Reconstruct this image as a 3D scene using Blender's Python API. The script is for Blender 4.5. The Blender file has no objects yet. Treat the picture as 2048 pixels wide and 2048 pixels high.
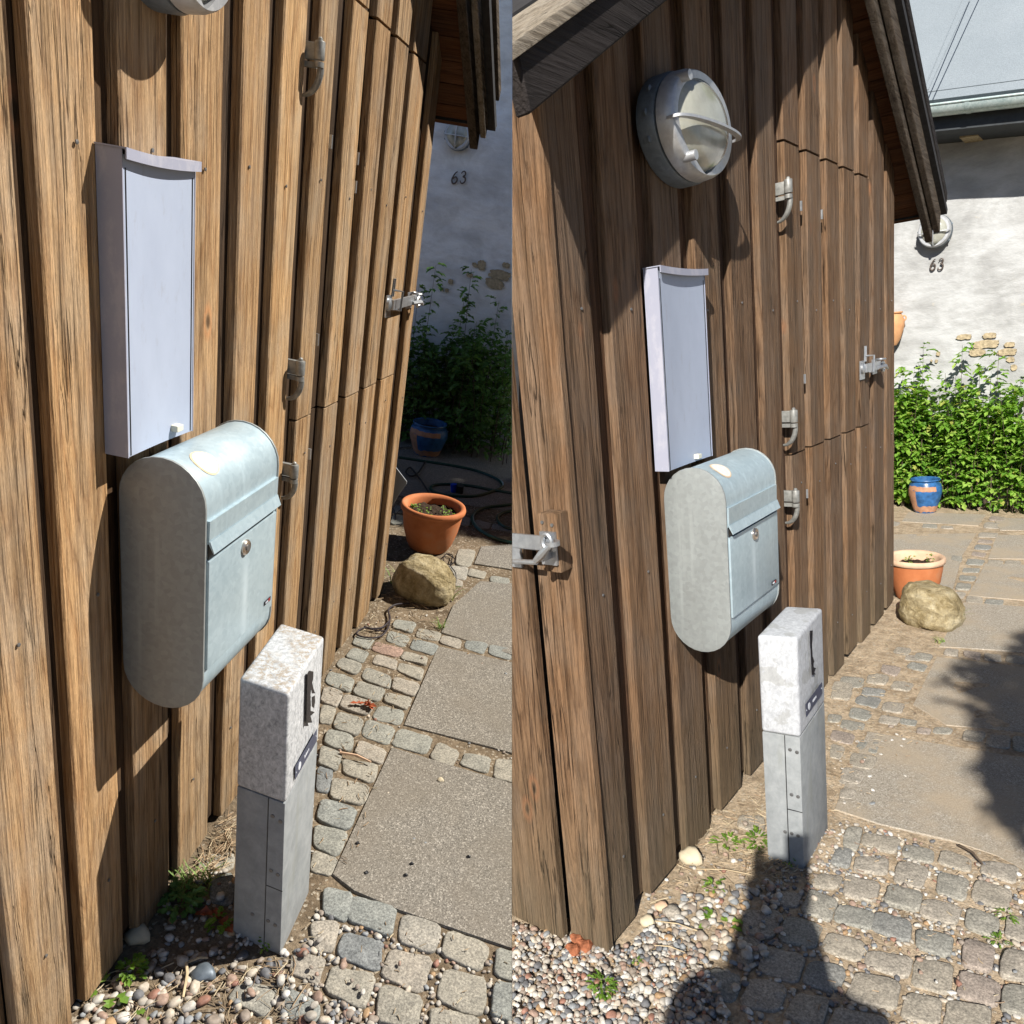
import bpy, bmesh, math, random
import numpy as np
from mathutils import Vector, Matrix, noise
random.seed(7); np.random.seed(7)
C = bpy.context.scene
# ------------------------------------------------------------------ camera, world, suns, exposure
F = 1500.0                                   # focal length in pixels of the 2048 px square
cam_d = bpy.data.cameras.new('camera'); cam = bpy.data.objects.new('camera', cam_d); C.collection.objects.link(cam)
cam_d.sensor_width = 36.0; cam_d.lens = 36.0 * F / 2048.0
cam_d.clip_start = 0.03; cam_d.clip_end = 400.0
CAMLOC = Vector((0, 0, 1.6))
PITCH = math.radians(16.03)
cam.location = CAMLOC; cam.rotation_euler = (math.pi / 2 - PITCH, 0, 0)
C.camera = cam
Wm = Matrix(((1, 0, 0), (0, -math.sin(PITCH), math.cos(PITCH)), (0, -math.cos(PITCH), -math.sin(PITCH))))  # camera axes (right, down, forward) -> world

class Yard:
    """one yard: X out of the shed wall, Y along it, Z up"""
    def __init__(s, name, rows, c, sun):
        s.name = name; s.R = Matrix(rows); s.c = Vector(c); s.sun = Vector(sun).normalized()
        A = Wm @ s.R
        # orthonormalise
        x = A.col[0].normalized(); z = (A.col[2] - x * A.col[2].dot(x)).normalized(); y = z.cross(x)
        A = Matrix((x, y, z)).transposed()
        s.A = A; s.M = Matrix.Translation(CAMLOC - A @ s.c) @ A.to_4x4()
        s.Rc = Wm.transposed() @ A
        s.coll = bpy.data.collections.new(name); C.collection.children.link(s.coll)
        s.sign = -1 if name.startswith('left') else 1
    def ray(s, p):
        return s.Rc.transposed() @ Vector(((p[0] - 1024) / F, (p[1] - 1024) / F, 1))
    def on(s, p, ax, v):
        d = s.ray(p); return s.c + d * ((v - s.c[ax]) / d[ax])
    def onp(s, p, p0, n):
        d = s.ray(p); return s.c + d * (n.dot(p0 - s.c) / n.dot(d))
    def wsun(s):
        return (s.A @ s.sun).normalized()

YL = Yard('left_yard', ((0.977, 0.145, 0.159), (0.2, -0.331, -0.922), (-0.081, 0.932, -0.352)), (.85, 0, 1.785), (-.176, -.095, -.235))
YR = Yard('right_yard', ((0.772, 0.628, -0.097), (0.049, -0.21, -0.976), (-0.633, 0.749, -0.193)), (.98, 0, 1.514), (-.75, 2.1, -1.55))

world = bpy.data.worlds.new("World"); C.world = world; world.use_nodes = True
wn = world.node_tree; wn.nodes.clear()
sky = wn.nodes.new('ShaderNodeTexSky'); sky.sky_type = 'NISHITA'; sky.sun_disc = False; sky.ozone_density = 3.5; sky.dust_density = .3; sky.air_density = .7
ts = -YR.wsun()
sky.sun_elevation = math.asin(ts.z); sky.sun_rotation = math.atan2(ts.x, ts.y)
bgn = wn.nodes.new('ShaderNodeBackground'); bgn.inputs['Strength'].default_value = 0.065
wo = wn.nodes.new('ShaderNodeOutputWorld')
wn.links.new(sky.outputs[0], bgn.inputs[0]); wn.links.new(bgn.outputs[0], wo.inputs[0])
def add_sun(Y, strength, nm):
    d = bpy.data.lights.new(nm, 'SUN'); d.energy = strength; d.angle = math.radians(0.53); d.color = (1.0, 0.955, 0.88)
    o = bpy.data.objects.new(nm, d); C.collection.objects.link(o)
    o.rotation_euler = Y.wsun().to_track_quat('-Z', 'Y').to_euler()
    # the two photographs were taken at two times of day: each yard has the sun of its own hour
    o.light_linking.receiver_collection = Y.coll
    o.light_linking.blocker_collection = Y.coll
    return o
add_sun(YL, 5.0, 'sun_left'); add_sun(YR, 5.0, 'sun_right')
C.render.engine = 'CYCLES'
C.view_settings.view_transform = 'Standard'; C.view_settings.look = 'None'
C.view_settings.gamma = 1.0; C.view_settings.use_curve_mapping = False
C.view_settings.exposure = 0.6
C.cycles.use_denoising = True
C.cycles.max_bounces = 6; C.cycles.diffuse_bounces = 1; C.cycles.transparent_max_bounces = 12

# ------------------------------------------------------------------ materials
MATS = {}
def lin(r, g, b):
    f = lambda c: (c / 255.0 / 12.92) if c / 255.0 <= 0.04045 else ((c / 255.0 + 0.055) / 1.055) ** 2.4
    return (f(r), f(g), f(b), 1)
class NT:
    def __init__(s, name):
        s.m = bpy.data.materials.new(name); s.m.use_nodes = True; s.t = s.m.node_tree; s.t.nodes.clear()
        s.out = s.n('ShaderNodeOutputMaterial'); s.b = s.n('ShaderNodeBsdfPrincipled'); s.l(s.b.outputs[0], s.out.inputs[0])
        MATS[name] = s.m
    def n(s, typ, **kw):
        nd = s.t.nodes.new(typ)
        for k, v in kw.items():
            if hasattr(nd, k): setattr(nd, k, v)
        return nd
    def l(s, a, b): s.t.links.new(a, b)
    def coord(s, kind='Object', scale=(1, 1, 1), rnd=0.0, rot=(0, 0, 0)):
        tc = s.n('ShaderNodeTexCoord'); mp = s.n('ShaderNodeMapping'); mp.inputs['Scale'].default_value = scale; mp.inputs['Rotation'].default_value = rot
        s.l(tc.outputs[kind], mp.inputs['Vector'])
        if rnd:
            oi = s.n('ShaderNodeObjectInfo'); mu = s.n('ShaderNodeMath', operation='MULTIPLY'); mu.inputs[1].default_value = rnd
            s.l(oi.outputs['Random'], mu.inputs[0]); cb = s.n('ShaderNodeCombineXYZ')
            for i in range(3): s.l(mu.outputs[0], cb.inputs[i])
            s.l(cb.outputs[0], mp.inputs['Location'])
        return mp.outputs[0]
    def noise(s, vec, scale, detail=3, rough=.55, dist=0.0):
        nd = s.n('ShaderNodeTexNoise'); nd.inputs['Scale'].default_value = scale; nd.inputs['Detail'].default_value = detail
        nd.inputs['Roughness'].default_value = rough; nd.inputs['Distortion'].default_value = dist
        s.l(vec, nd.inputs['Vector']); return nd.outputs['Fac']
    def vor(s, vec, scale, out='Distance', feature='F1'):
        nd = s.n('ShaderNodeTexVoronoi', feature=feature); nd.inputs['Scale'].default_value = scale; s.l(vec, nd.inputs['Vector']); return nd.outputs[out]
    def ramp(s, fac, stops, interp='LINEAR'):
        r = s.n('ShaderNodeValToRGB'); r.color_ramp.interpolation = interp
        while len(r.color_ramp.elements) < len(stops): r.color_ramp.elements.new(0.5)
        for e, (p, c) in zip(r.color_ramp.elements, stops):
            e.position = p; e.color = c if len(c) == 4 else (*c, 1)
        s.l(fac, r.inputs[0]); return r.outputs[0]
    def mix(s, fac, a, b, mode='MIX'):
        m = s.n('ShaderNodeMix', data_type='RGBA', blend_type=mode)
        for sock, v in ((m.inputs[0], fac), (m.inputs[6], a), (m.inputs[7], b)):
            if hasattr(v, 'is_linked') or hasattr(v, 'links'): s.l(v, sock)
            elif isinstance(v, (int, float)): sock.default_value = v
            else: sock.default_value = v if len(v) == 4 else (*v, 1)
        return m.outputs[2]
    def math(s, op, a, b=None, c=None):
        m = s.n('ShaderNodeMath', operation=op)
        for i, v in enumerate((a, b, c)):
            if v is None: continue
            if isinstance(v, (int, float)): m.inputs[i].default_value = v
            else: s.l(v, m.inputs[i])
        return m.outputs[0]
    def bump(s, h, strength=.5, dist=.01, normal=None):
        b = s.n('ShaderNodeBump'); b.inputs['Strength'].default_value = strength; b.inputs['Distance'].default_value = dist
        s.l(h, b.inputs['Height'])
        if normal is not None: s.l(normal, b.inputs['Normal'])
        return b.outputs[0]
    def fin(s, col=None, rough=.7, nrm=None, metal=0.0, spec=.4):
        if col is not None:
            if isinstance(col, tuple): s.b.inputs['Base Color'].default_value = col if len(col) == 4 else (*col, 1)
            else: s.l(col, s.b.inputs['Base Color'])
        if isinstance(rough, (int, float)): s.b.inputs['Roughness'].default_value = rough
        else: s.l(rough, s.b.inputs['Roughness'])
        if nrm is not None: s.l(nrm, s.b.inputs['Normal'])
        s.b.inputs['Metallic'].default_value = metal
        s.b.inputs['Specular IOR Level'].default_value = spec
        return s.m

def wood(name, light, mid, dark, grey, greyamt=.45, axis='Z', bumps=.6, low=0.0):
    t = NT(name)
    sc = {'Z': (1, 1, .07), 'X': (.07, 1, 1), 'Y': (1, .07, 1)}[axis]
    p = t.coord(scale=sc, rnd=40)
    ln = {'Z': (1, 1, .5), 'X': (.5, 1, 1), 'Y': (1, .5, 1)}[axis]
    p2 = t.coord(scale=tuple(a * b for a, b in zip(sc, ln)), rnd=23)
    g = t.noise(p, 7.0, 2, .45, .35)                        # growth field, its contours are the rings
    ring = t.math('MULTIPLY', g, 27.0); ring = t.math('FRACT', ring)
    ringc = t.ramp(ring, [(0.0, (0, 0, 0)), (.15, (.75, .75, .75)), (.55, (1, 1, 1)), (.9, (.35, .35, .35)), (1, (0, 0, 0))])
    fib = t.noise(t.coord(scale=tuple(c if c == 1 else c * .5 for c in sc), rnd=31), 210.0, 4, .7)
    fibc = t.ramp(fib, [(.32, (0, 0, 0)), (.68, (1, 1, 1))])
    blot = t.noise(p, 14.0, 3, .6)
    mott = t.noise(t.coord(scale=(1, 1, 1), rnd=11), 6.0, 4, .65)
    col = t.mix(ringc, mid, light)
    col = t.mix(t.math('MULTIPLY', t.ramp(fib, [(.38, (1, 1, 1)), (.52, (0, 0, 0))]), .58), col, dark)
    gf = t.math('MULTIPLY', t.ramp(t.math('MULTIPLY', t.math('ADD', blot, mott), .5), [(.44, (0, 0, 0)), (.6, (1, 1, 1))]), greyamt)
    col = t.mix(gf, col, grey)
    ml = t.noise(t.coord(scale=tuple(c if c == 1 else c * .6 for c in sc), rnd=53), 62.0, 3, .55, .3)
    col = t.mix(1.0, col, t.ramp(ml, [(.36, (.68, .66, .63)), (.47, (.95, .94, .93)), (.55, (1.0, 1.0, 1.0)), (.68, (1.16, 1.15, 1.14))]), 'MULTIPLY')
    # per-board tone
    oi = t.n('ShaderNodeObjectInfo')
    tone = t.ramp(oi.outputs['Random'], [(0, (.70, .70, .73)), (.2, (.98, .93, .86)), (.4, (.80, .80, .82)), (.6, (1.08, 1.0, .9)), (.8, (.88, .86, .86)), (1, (1.18, 1.12, 1.02))])
    col = t.mix(1.0, col, tone, 'MULTIPLY')
    # cracks along the grain
    cr = t.noise(p2, 46.0, 3, .5, .6)
    crk = t.math('SUBTRACT', 1.0, t.math('MINIMUM', t.math('MULTIPLY', t.math('ABSOLUTE', t.math('SUBTRACT', cr, .5)), 55.0), 1.0))
    crk = t.math('MULTIPLY', crk, t.ramp(t.noise(p, 9.0, 2), [(.52, (0, 0, 0)), (.6, (1, 1, 1))]))
    col = t.mix(t.math('MULTIPLY', crk, .6), col, tuple(c * .25 for c in dark[:3]))
    # knots
    tk = t.n('ShaderNodeTexCoord'); sk = t.n('ShaderNodeSeparateXYZ'); t.l(tk.outputs['Object'], sk.inputs[0])
    ok_ = t.n('ShaderNodeObjectInfo'); ck = t.n('ShaderNodeCombineXYZ'); ro = t.math('MULTIPLY', ok_.outputs['Random'], 17.0)
    if axis == 'Z': t.l(t.math('ADD', t.math('ADD', sk.outputs[0], sk.outputs[1]), ro), ck.inputs[0]); t.l(t.math('ADD', t.math('MULTIPLY', sk.outputs[2], .45), ro), ck.inputs[1])
    else: t.l(t.math('ADD', t.math('ADD', sk.outputs[0], sk.outputs[2]), ro), ck.inputs[0]); t.l(t.math('ADD', t.math('MULTIPLY', sk.outputs[1], .45), ro), ck.inputs[1])
    kc = ck.outputs[0]
    kd = t.math('ADD', t.vor(kc, 4.2), t.math('MULTIPLY', t.noise(kc, 60.0, 2), .02))
    kn = t.ramp(kd, [(.0, (1, 1, 1)), (.030, (.9, .9, .9)), (.048, (0, 0, 0))])
    kring = t.ramp(kd, [(.04, (0, 0, 0)), (.062, (1, 1, 1)), (.1, (0, 0, 0))])
    col = t.mix(t.math('MULTIPLY', kn, .85), col, tuple(c * .55 for c in dark[:3]))
    col = t.mix(t.math('MULTIPLY', kring, .75), col, tuple(c * k_ for c, k_ in zip(light, (1.15, .85, .7))))
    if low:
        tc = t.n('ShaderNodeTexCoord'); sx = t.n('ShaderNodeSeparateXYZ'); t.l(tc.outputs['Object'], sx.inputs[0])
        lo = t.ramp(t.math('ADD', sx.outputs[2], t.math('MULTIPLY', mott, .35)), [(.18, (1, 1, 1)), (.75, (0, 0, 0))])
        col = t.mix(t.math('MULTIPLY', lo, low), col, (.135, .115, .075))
    h = t.math('ADD', t.math('MULTIPLY', ringc, .35), t.math('MULTIPLY', fibc, .65))
    h = t.math('ADD', h, t.math('MULTIPLY', ml, 1.6)); h = t.math('SUBTRACT', h, t.math('MULTIPLY', crk, 1.8))
    return t.fin(col, .82, t.bump(h, min(1.0, bumps * 1.25), .0045), spec=.18)

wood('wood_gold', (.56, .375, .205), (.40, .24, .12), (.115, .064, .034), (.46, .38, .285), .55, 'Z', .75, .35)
wood('wood_inner', (.10, .062, .035), (.07, .043, .025), (.03, .02, .012), (.09, .07, .055), .3, 'Z', .6)  # gap shade put into the colour: inner boards darker than the outer ones
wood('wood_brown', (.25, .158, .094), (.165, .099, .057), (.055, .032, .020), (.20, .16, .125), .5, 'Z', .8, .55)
wood('wood_brown_inner', (.14, .080, .047), (.088, .05, .029), (.035, .02, .013), (.11, .082, .062), .4, 'Z', .7, .4)  # inner boards darkened here too, deepening the shade in the joints
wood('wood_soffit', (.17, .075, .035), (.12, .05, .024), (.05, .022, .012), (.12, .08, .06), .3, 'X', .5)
wood('wood_barge', (.125, .10, .076), (.085, .067, .052), (.036, .028, .022), (.15, .135, .115), .5, 'Y', .7)
wood('wood_barge_dark', (.036, .032, .033), (.025, .022, .023), (.014, .012, .012), (.042, .038, .038), .4, 'Y', .6)
wood('wood_grey', (.40, .36, .30), (.30, .27, .225), (.09, .078, .065), (.45, .43, .39), .5, 'Y', 1.0)

def mat_zinc(name, a, b, rough=.42, metal=.55, side=False):
    t = NT(name); p = t.coord()
    sp = t.vor(t.coord(scale=(1, 1, 1)), 95.0, 'Color'); bw = t.n('ShaderNodeRGBToBW'); t.l(sp, bw.inputs[0])
    n1 = t.noise(t.coord(scale=(1, 1, .35)), 7.0, 5, .6); n2 = t.noise(p, 60.0, 3, .6)
    f = t.math('ADD', t.math('MULTIPLY', bw.outputs[0], .28), t.math('ADD', t.math('MULTIPLY', n1, .5), t.math('MULTIPLY', n2, .25)))
    col = t.ramp(f, [(.3, b), (.7, a)])
    st = t.noise(t.coord(scale=(14, 14, .6)), 3.0, 4, .6)
    col = t.mix(t.ramp(st, [(.55, (0, 0, 0)), (.75, (.5, .5, .5))]), col, tuple(min(1, c * 1.25) for c in a[:3]))
    r = t.ramp(n1, [(.3, (rough - .08,) * 3), (.7, (rough + .12,) * 3)])
    return t.fin(col, r, t.bump(n2, .12, .002), metal=metal, spec=.5)
mat_zinc('zinc_front', (.47, .575, .62), (.36, .46, .51), .42, .3)
mat_zinc('zinc_door', (.47, .575, .62), (.36, .46, .51), .42, .3)
t = NT.__new__(NT); t.m = MATS['zinc_door']; t.t = t.m.node_tree; t.b = next(n for n in t.t.nodes if n.type == 'BSDF_PRINCIPLED')
_src = t.b.inputs['Base Color'].links[0].from_socket                       # pale run-off stain below the lock
_tc = t.n('ShaderNodeTexCoord'); _sx = t.n('ShaderNodeSeparateXYZ'); t.l(_tc.outputs['Object'], _sx.inputs[0])
_w = t.math('ADD', _sx.outputs[1], t.math('MULTIPLY', t.noise(t.coord(scale=(1, 1, .4)), 9.0, 3), .012))
_d = t.math('DIVIDE', t.math('SUBTRACT', _w, .170), .013)
_st = t.math('MULTIPLY', t.math('EXPONENT', t.math('MULTIPLY', t.math('MULTIPLY', _d, _d), -1.0)), t.ramp(_sx.outputs[2], [(.10, (.25, .25, .25)), (.22, (.6, .6, .6)), (.33, (0, 0, 0))]))
t.l(t.mix(_st, _src, (.72, .84, .90)), t.b.inputs['Base Color'])
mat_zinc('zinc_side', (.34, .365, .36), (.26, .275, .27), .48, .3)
mat_zinc('steel_galv', (.52, .54, .56), (.36, .38, .41), .38, .75)
mat_zinc('cast_alu', (.55, .56, .57), (.42, .43, .45), .45, .5)
mat_zinc('lamp_back', (.16, .19, .22), (.10, .125, .15), .5, .3)
mat_zinc('gutter', (.55, .62, .60), (.33, .43, .42), .45, .3)

def simple(name, col, rough=.6, metal=0, var=.15, scale=30, bump=.15, spec=.4, dist=.003):
    t = NT(name); n = t.noise(t.coord(), scale, 4, .6)
    c2 = tuple(max(0, c * (1 - var)) for c in col[:3]); c3 = tuple(c * (1 + var) for c in col[:3])
    return t.fin(t.ramp(n, [(.3, c2), (.7, c3)]), rough, t.bump(n, bump, dist) if bump else None, metal, spec)
simple('hinge_grey', (.26, .26, .245), .5, .3, .3, 60)
simple('screw', (.2, .2, .2), .45, .6, .2, 80, 0)
simple('lock_metal', (.55, .48, .42), .28, .9, .15, 60, 0)
simple('dark_plastic', (.02, .02, .022), .45, 0, .2)
simple('black_sticker', (.012, .012, .018), .35, 0, .2, 80, 0)
simple('navy', (.055, .065, .11), .35, 0, .12, 40, 0)
simple('print_white', (.6, .63, .68), .5, 0, .08, 60, 0)
simple('badge_red', (.35, .03, .03), .4, 0, .05, 60, 0)
simple('cream_plastic', (.66, .64, .52), .45, 0, .05, 40, 0)
simple('glaze_blue', (.03, .11, .27), .3, 0, .45, 22, .2)
simple('glaze_patch', (.42, .22, .13), .7, 0, .25, 25, .3)
simple('soil_pot', (.05, .034, .024), .95, 0, .6, 90, 1.0, .1, .012)
simple('hose_green', (.008, .055, .038), .35, 0, .1, 20, 0)
simple('cable_black', (.012, .011, .013), .5, 0, .1, 20, 0)
simple('cable_purple', (.03, .022, .026), .5, 0, .1, 20, 0)
simple('blue_plastic', (.01, .06, .55), .3, 0, .05, 20, 0)
simple('digit_iron', (.10, .078, .066), .55, .3, .15, 60, .1)
simple('skin', (.52, .33, .25), .5, 0, .05, 20, 0)
simple('hair', (.07, .045, .03), .7, 0, .3, 40, .2)
simple('shirt', (.10, .14, .22), .85, 0, .1, 60, .2)
simple('trousers', (.05, .055, .07), .85, 0, .1, 60, .2)
simple('bark', (.10, .075, .055), .9, 0, .4, 12, 1.0, .1, .02)
simple('straw', (.50, .39, .24), .7, 0, .3, 30, 0)
simple('dead_leaf', (.30, .07, .025), .6, 0, .5, 60, .2)
simple('felt_dark', (.03, .03, .033), .9, 0, .3, 50, .4)
simple('fascia_dark', (.035, .04, .045), .7, 0, .2, 20, .1)
simple('foot_stone', (.55, .47, .33), .8, 0, .2, 30, .5)

t = NT('powder_coat')                                     # the flat letter box, lavender grey lacquer with scuffs
p = t.coord(); n1 = t.noise(t.coord(scale=(1, 1, .5)), 9.0, 5, .6); n2 = t.noise(t.coord(scale=(3, 3, 1)), 16.0, 6, .75)
col = t.ramp(n1, [(.3, (.36, .41, .52)), (.7, (.42, .475, .59))])
sc = t.ramp(n2, [(.57, (0, 0, 0)), (.68, (.55, .55, .55))])
col = t.mix(sc, col, (.33, .35, .42)); t.fin(col, .48, t.bump(n2, .03, .001), spec=.35)
t = NT('powder_side')
n2 = t.noise(t.coord(scale=(2, 2, 1)), 9.0, 6, .7)
col = t.mix(t.ramp(n2, [(.5, (0, 0, 0)), (.6, (.8, .8, .8))]), (.34, .35, .43), (.42, .42, .48)); t.fin(col, .55, None, spec=.3)

t = NT('grp_white')                                       # left glass-fibre hood: weathered speckle, its darks deepened for the shaded face
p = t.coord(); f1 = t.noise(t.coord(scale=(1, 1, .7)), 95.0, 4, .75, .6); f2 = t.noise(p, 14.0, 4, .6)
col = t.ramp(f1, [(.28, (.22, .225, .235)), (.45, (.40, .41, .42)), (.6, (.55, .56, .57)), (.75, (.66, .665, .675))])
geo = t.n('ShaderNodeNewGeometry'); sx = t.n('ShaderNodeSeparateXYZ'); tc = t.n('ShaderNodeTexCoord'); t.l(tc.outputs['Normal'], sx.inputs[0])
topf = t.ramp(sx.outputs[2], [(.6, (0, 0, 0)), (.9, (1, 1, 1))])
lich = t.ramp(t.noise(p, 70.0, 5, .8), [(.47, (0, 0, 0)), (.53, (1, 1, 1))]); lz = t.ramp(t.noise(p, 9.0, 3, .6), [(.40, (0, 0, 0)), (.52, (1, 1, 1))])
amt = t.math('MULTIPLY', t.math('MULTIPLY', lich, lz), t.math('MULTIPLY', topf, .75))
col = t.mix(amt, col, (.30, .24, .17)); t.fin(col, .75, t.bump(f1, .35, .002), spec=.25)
t = NT('grp_clean')
p = t.coord(); f1 = t.noise(t.coord(scale=(1, 1, .7)), 80.0, 4, .75, .6); f2 = t.noise(p, 10.0, 4, .6)
col = t.ramp(f1, [(.3, (.34, .35, .37)), (.55, (.48, .495, .515)), (.75, (.60, .615, .63))])
col = t.mix(t.ramp(f2, [(.56, (0, 0, 0)), (.58, (.5, .5, .5))]), col, (.30, .30, .285)); t.fin(col, .75, t.bump(f1, .3, .002), spec=.25)
t = NT('post_grey')
p = t.coord(); f1 = t.noise(t.coord(scale=(1, 1, .8)), 26.0, 6, .7, .3); f2 = t.noise(t.coord(scale=(3, 3, .6)), 6.0, 4, .6)
col = t.ramp(f1, [(.3, (.22, .235, .24)), (.7, (.33, .345, .35))])
col = t.mix(t.ramp(f2, [(.58, (0, 0, 0)), (.66, (.5, .5, .5))]), col, (.25, .26, .24)); t.fin(col, .7, t.bump(f1, .2, .002), spec=.3)

def granite(name, stops, scale=1.0):
    t = NT(name); p = t.coord(rnd=30); g1 = t.noise(p, 160.0 * scale, 3, .8); g2 = t.noise(p, 22.0, 4, .6)
    oi = t.n('ShaderNodeObjectInfo'); base = t.ramp(oi.outputs['Random'], stops, 'CONSTANT')
    sp = t.ramp(g1, [(.34, (.55, .55, .55)), (.5, (.95, .95, .95)), (.66, (1.45, 1.45, 1.42))])
    col = t.mix(1.0, base, sp, 'MULTIPLY'); col = t.mix(1.0, col, t.ramp(g2, [(.3, (.78, .78, .76)), (.7, (1.12, 1.1, 1.06))]), 'MULTIPLY')
    return t.fin(col, .85, t.bump(t.math('ADD', t.math('MULTIPLY', g1, .4), g2), .55, .006), spec=.2)
granite('cobble_left', [(0, (.30, .28, .24)), (.2, (.265, .265, .24)), (.38, (.32, .29, .25)), (.55, (.24, .25, .24)), (.68, (.33, .31, .275)), (.80, (.32, .225, .185)), (.87, (.27, .26, .23)), (.94, (.19, .20, .205))])
granite('cobble_right', [(0, (.35, .315, .265)), (.3, (.305, .29, .255)), (.5, (.355, .32, .275)), (.7, (.285, .28, .255)), (.85, (.33, .28, .245)), (.93, (.25, .25, .24))])

def aggregate(name, base, lightc, darkc, dirt, dirtamt):
    t = NT(name); p = t.coord(); v = t.vor(p, 260.0, 'Color'); bw = t.n('ShaderNodeRGBToBW'); t.l(v, bw.inputs[0])
    n2 = t.noise(p, 3.2, 5, .65); n3 = t.noise(p, 420.0, 2, .6)
    col = t.ramp(bw.outputs[0], [(.18, darkc), (.42, base), (.68, base), (.86, lightc)])
    col = t.mix(1.0, col, t.ramp(n3, [(.3, (.7, .7, .7)), (.7, (1.25, 1.25, 1.25))]), 'MULTIPLY')
    col = t.mix(t.math('MULTIPLY', t.ramp(n2, [(.42, (0, 0, 0)), (.62, (1, 1, 1))]), dirtamt), col, dirt)
    return t.fin(col, .9, t.bump(t.math('ADD', bw.outputs[0], n3), .6, .003), spec=.2)
aggregate('slab_left', (.225, .205, .175), (.42, .385, .33), (.13, .118, .10), (.20, .172, .135), .45)
aggregate('slab_right', (.37, .33, .27), (.52, .47, .40), (.26, .225, .18), (.42, .34, .245), .85)

def soil(name, a, b, c):
    t = NT(name); p = t.coord(); n1 = t.noise(p, 5.0, 6, .65); n2 = t.noise(p, 90.0, 4, .75); v = t.vor(p, 130.0, 'Color'); bw = t.n('ShaderNodeRGBToBW'); t.l(v, bw.inputs[0])
    col = t.ramp(n1, [(.32, a), (.5, b), (.68, c)]); col = t.mix(1.0, col, t.ramp(t.noise(p, 17.0, 4, .7), [(.35, (.68, .66, .63)), (.6, (1.1, 1.1, 1.1))]), 'MULTIPLY')
    col = t.mix(1.0, col, t.ramp(n2, [(.25, (.55, .55, .55)), (.75, (1.4, 1.38, 1.33))]), 'MULTIPLY')
    col = t.mix(t.ramp(bw.outputs[0], [(.78, (0, 0, 0)), (.84, (.7, .7, .7))]), col, (.48, .42, .33))
    return t.fin(col, .95, t.bump(t.math('ADD', n2, t.math('MULTIPLY', bw.outputs[0], .4)), .9, .008), spec=.15)
soil('soil_left', (.15, .112, .075), (.225, .175, .122), (.18, .137, .09))
soil('soil_right', (.39, .30, .205), (.49, .39, .28), (.43, .335, .235))

def island(name, stops, rough=.7, scale=120, bump=.3, transl=0.0, interp='LINEAR', var=.25):
    t = NT(name); g = t.n('ShaderNodeNewGeometry'); base = t.ramp(g.outputs['Random Per Island'], stops, interp)
    n = t.noise(t.coord(), scale, 3, .6)
    col = t.mix(1.0, base, t.ramp(n, [(.3, (1 - var,) * 3), (.7, (1 + var,) * 3)]), 'MULTIPLY')
    t.fin(col, rough, t.bump(n, bump, .002) if bump else None, spec=.3)
    if transl:
        tr = t.n('ShaderNodeBsdfTranslucent'); hs = t.n('ShaderNodeHueSaturation'); hs.inputs['Value'].default_value = 1.5; hs.inputs['Saturation'].default_value = 1.15
        t.l(col, hs.inputs['Color']); t.l(hs.outputs[0], tr.inputs['Color'])
        mx = t.n('ShaderNodeMixShader'); mx.inputs[0].default_value = transl
        t.l(t.b.outputs[0], mx.inputs[1]); t.l(tr.outputs[0], mx.inputs[2]); t.l(mx.outputs[0], t.out.inputs[0])
    return t.m
island('pebbles', [(0, (.37, .335, .285)), (.16, (.26, .215, .175)), (.30, (.47, .44, .39)), (.44, (.14, .14, .145)), (.55, (.31, .215, .165)), (.66, (.46, .40, .32)), (.77, (.36, .235, .13)), (.81, (.24, .25, .255)), (.89, (.55, .53, .49)), (.97, (.27, .14, .10))], .6, 90, .2, 0, 'CONSTANT')
island('leaf_right', [(0, (.09, .20, .025)), (.3, (.16, .32, .04)), (.7, (.25, .42, .06)), (.95, (.36, .50, .11)), (1, (.42, .40, .10))], .5, 40, 0, .38)
island('leaf_left', [(0, (.07, .15, .035)), (.5, (.11, .22, .055)), (1, (.17, .29, .08))], .5, 40, 0, .3)
island('leaf_weed', [(0, (.10, .19, .025)), (.6, (.17, .29, .045)), (1, (.26, .38, .07))], .5, 40, 0, .4)
island('grass_blade', [(0, (.12, .22, .04)), (.6, (.2, .30, .08)), (1, (.34, .33, .15))], .6, 40, 0, .3)
island('litter', [(0, (.42, .32, .20)), (.4, (.30, .20, .12)), (.7, (.5, .42, .28)), (1, (.2, .13, .09))], .8, 40, 0, 0)

def plaster(name, k):
    t = NT(name)
    p = t.coord(); n1 = t.noise(t.coord(scale=(1, 1, 1.6)), 2.6, 6, .65, .4); n2 = t.noise(p, 16.0, 5, .65); n3 = t.noise(t.coord(scale=(.8, 1, 1.6)), 6.0, 5)
    col = t.ramp(n1, [(.3, (.30 * k, .30 * k, .295 * k)), (.46, (.39 * k, .392 * k, .385 * k)), (.56, (.46 * k, .465 * k, .46 * k)), (.72, (.52 * k, .53 * k, .53 * k))])
    col = t.mix(t.ramp(n2, [(.68, (0, 0, 0)), (.74, (.6, .6, .6))]), col, (.50, .44, .34))
    t.fin(col, .9, t.bump(t.math('ADD', t.math('MULTIPLY', n2, .3), n3), .55, .03), spec=.15)
plaster('plaster', 1.0); plaster('plaster_shade_lift', 1.7)  # second copy is the same plaster, made paler to brighten the shaded left wall
simple('brick_orange', (.33, .12, .06), .9, 0, .45, 60, .8, .15, .006)
simple('old_brick', (.40, .325, .21), .9, 0, .35, 45, .8, .15, .008)
t = NT('roof_felt')
p = t.coord(); n1 = t.noise(p, 2.4, 5, .6); n2 = t.noise(p, 150.0, 3, .7)
col = t.ramp(n1, [(.3, (.205, .235, .258)), (.7, (.235, .265, .288))]); col = t.mix(1.0, col, t.ramp(n2, [(.3, (.8, .8, .8)), (.7, (1.2, 1.2, 1.2))]), 'MULTIPLY')
t.fin(col, .85, t.bump(n2, .4, .004), spec=.25)
t = NT('terracotta')
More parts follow.
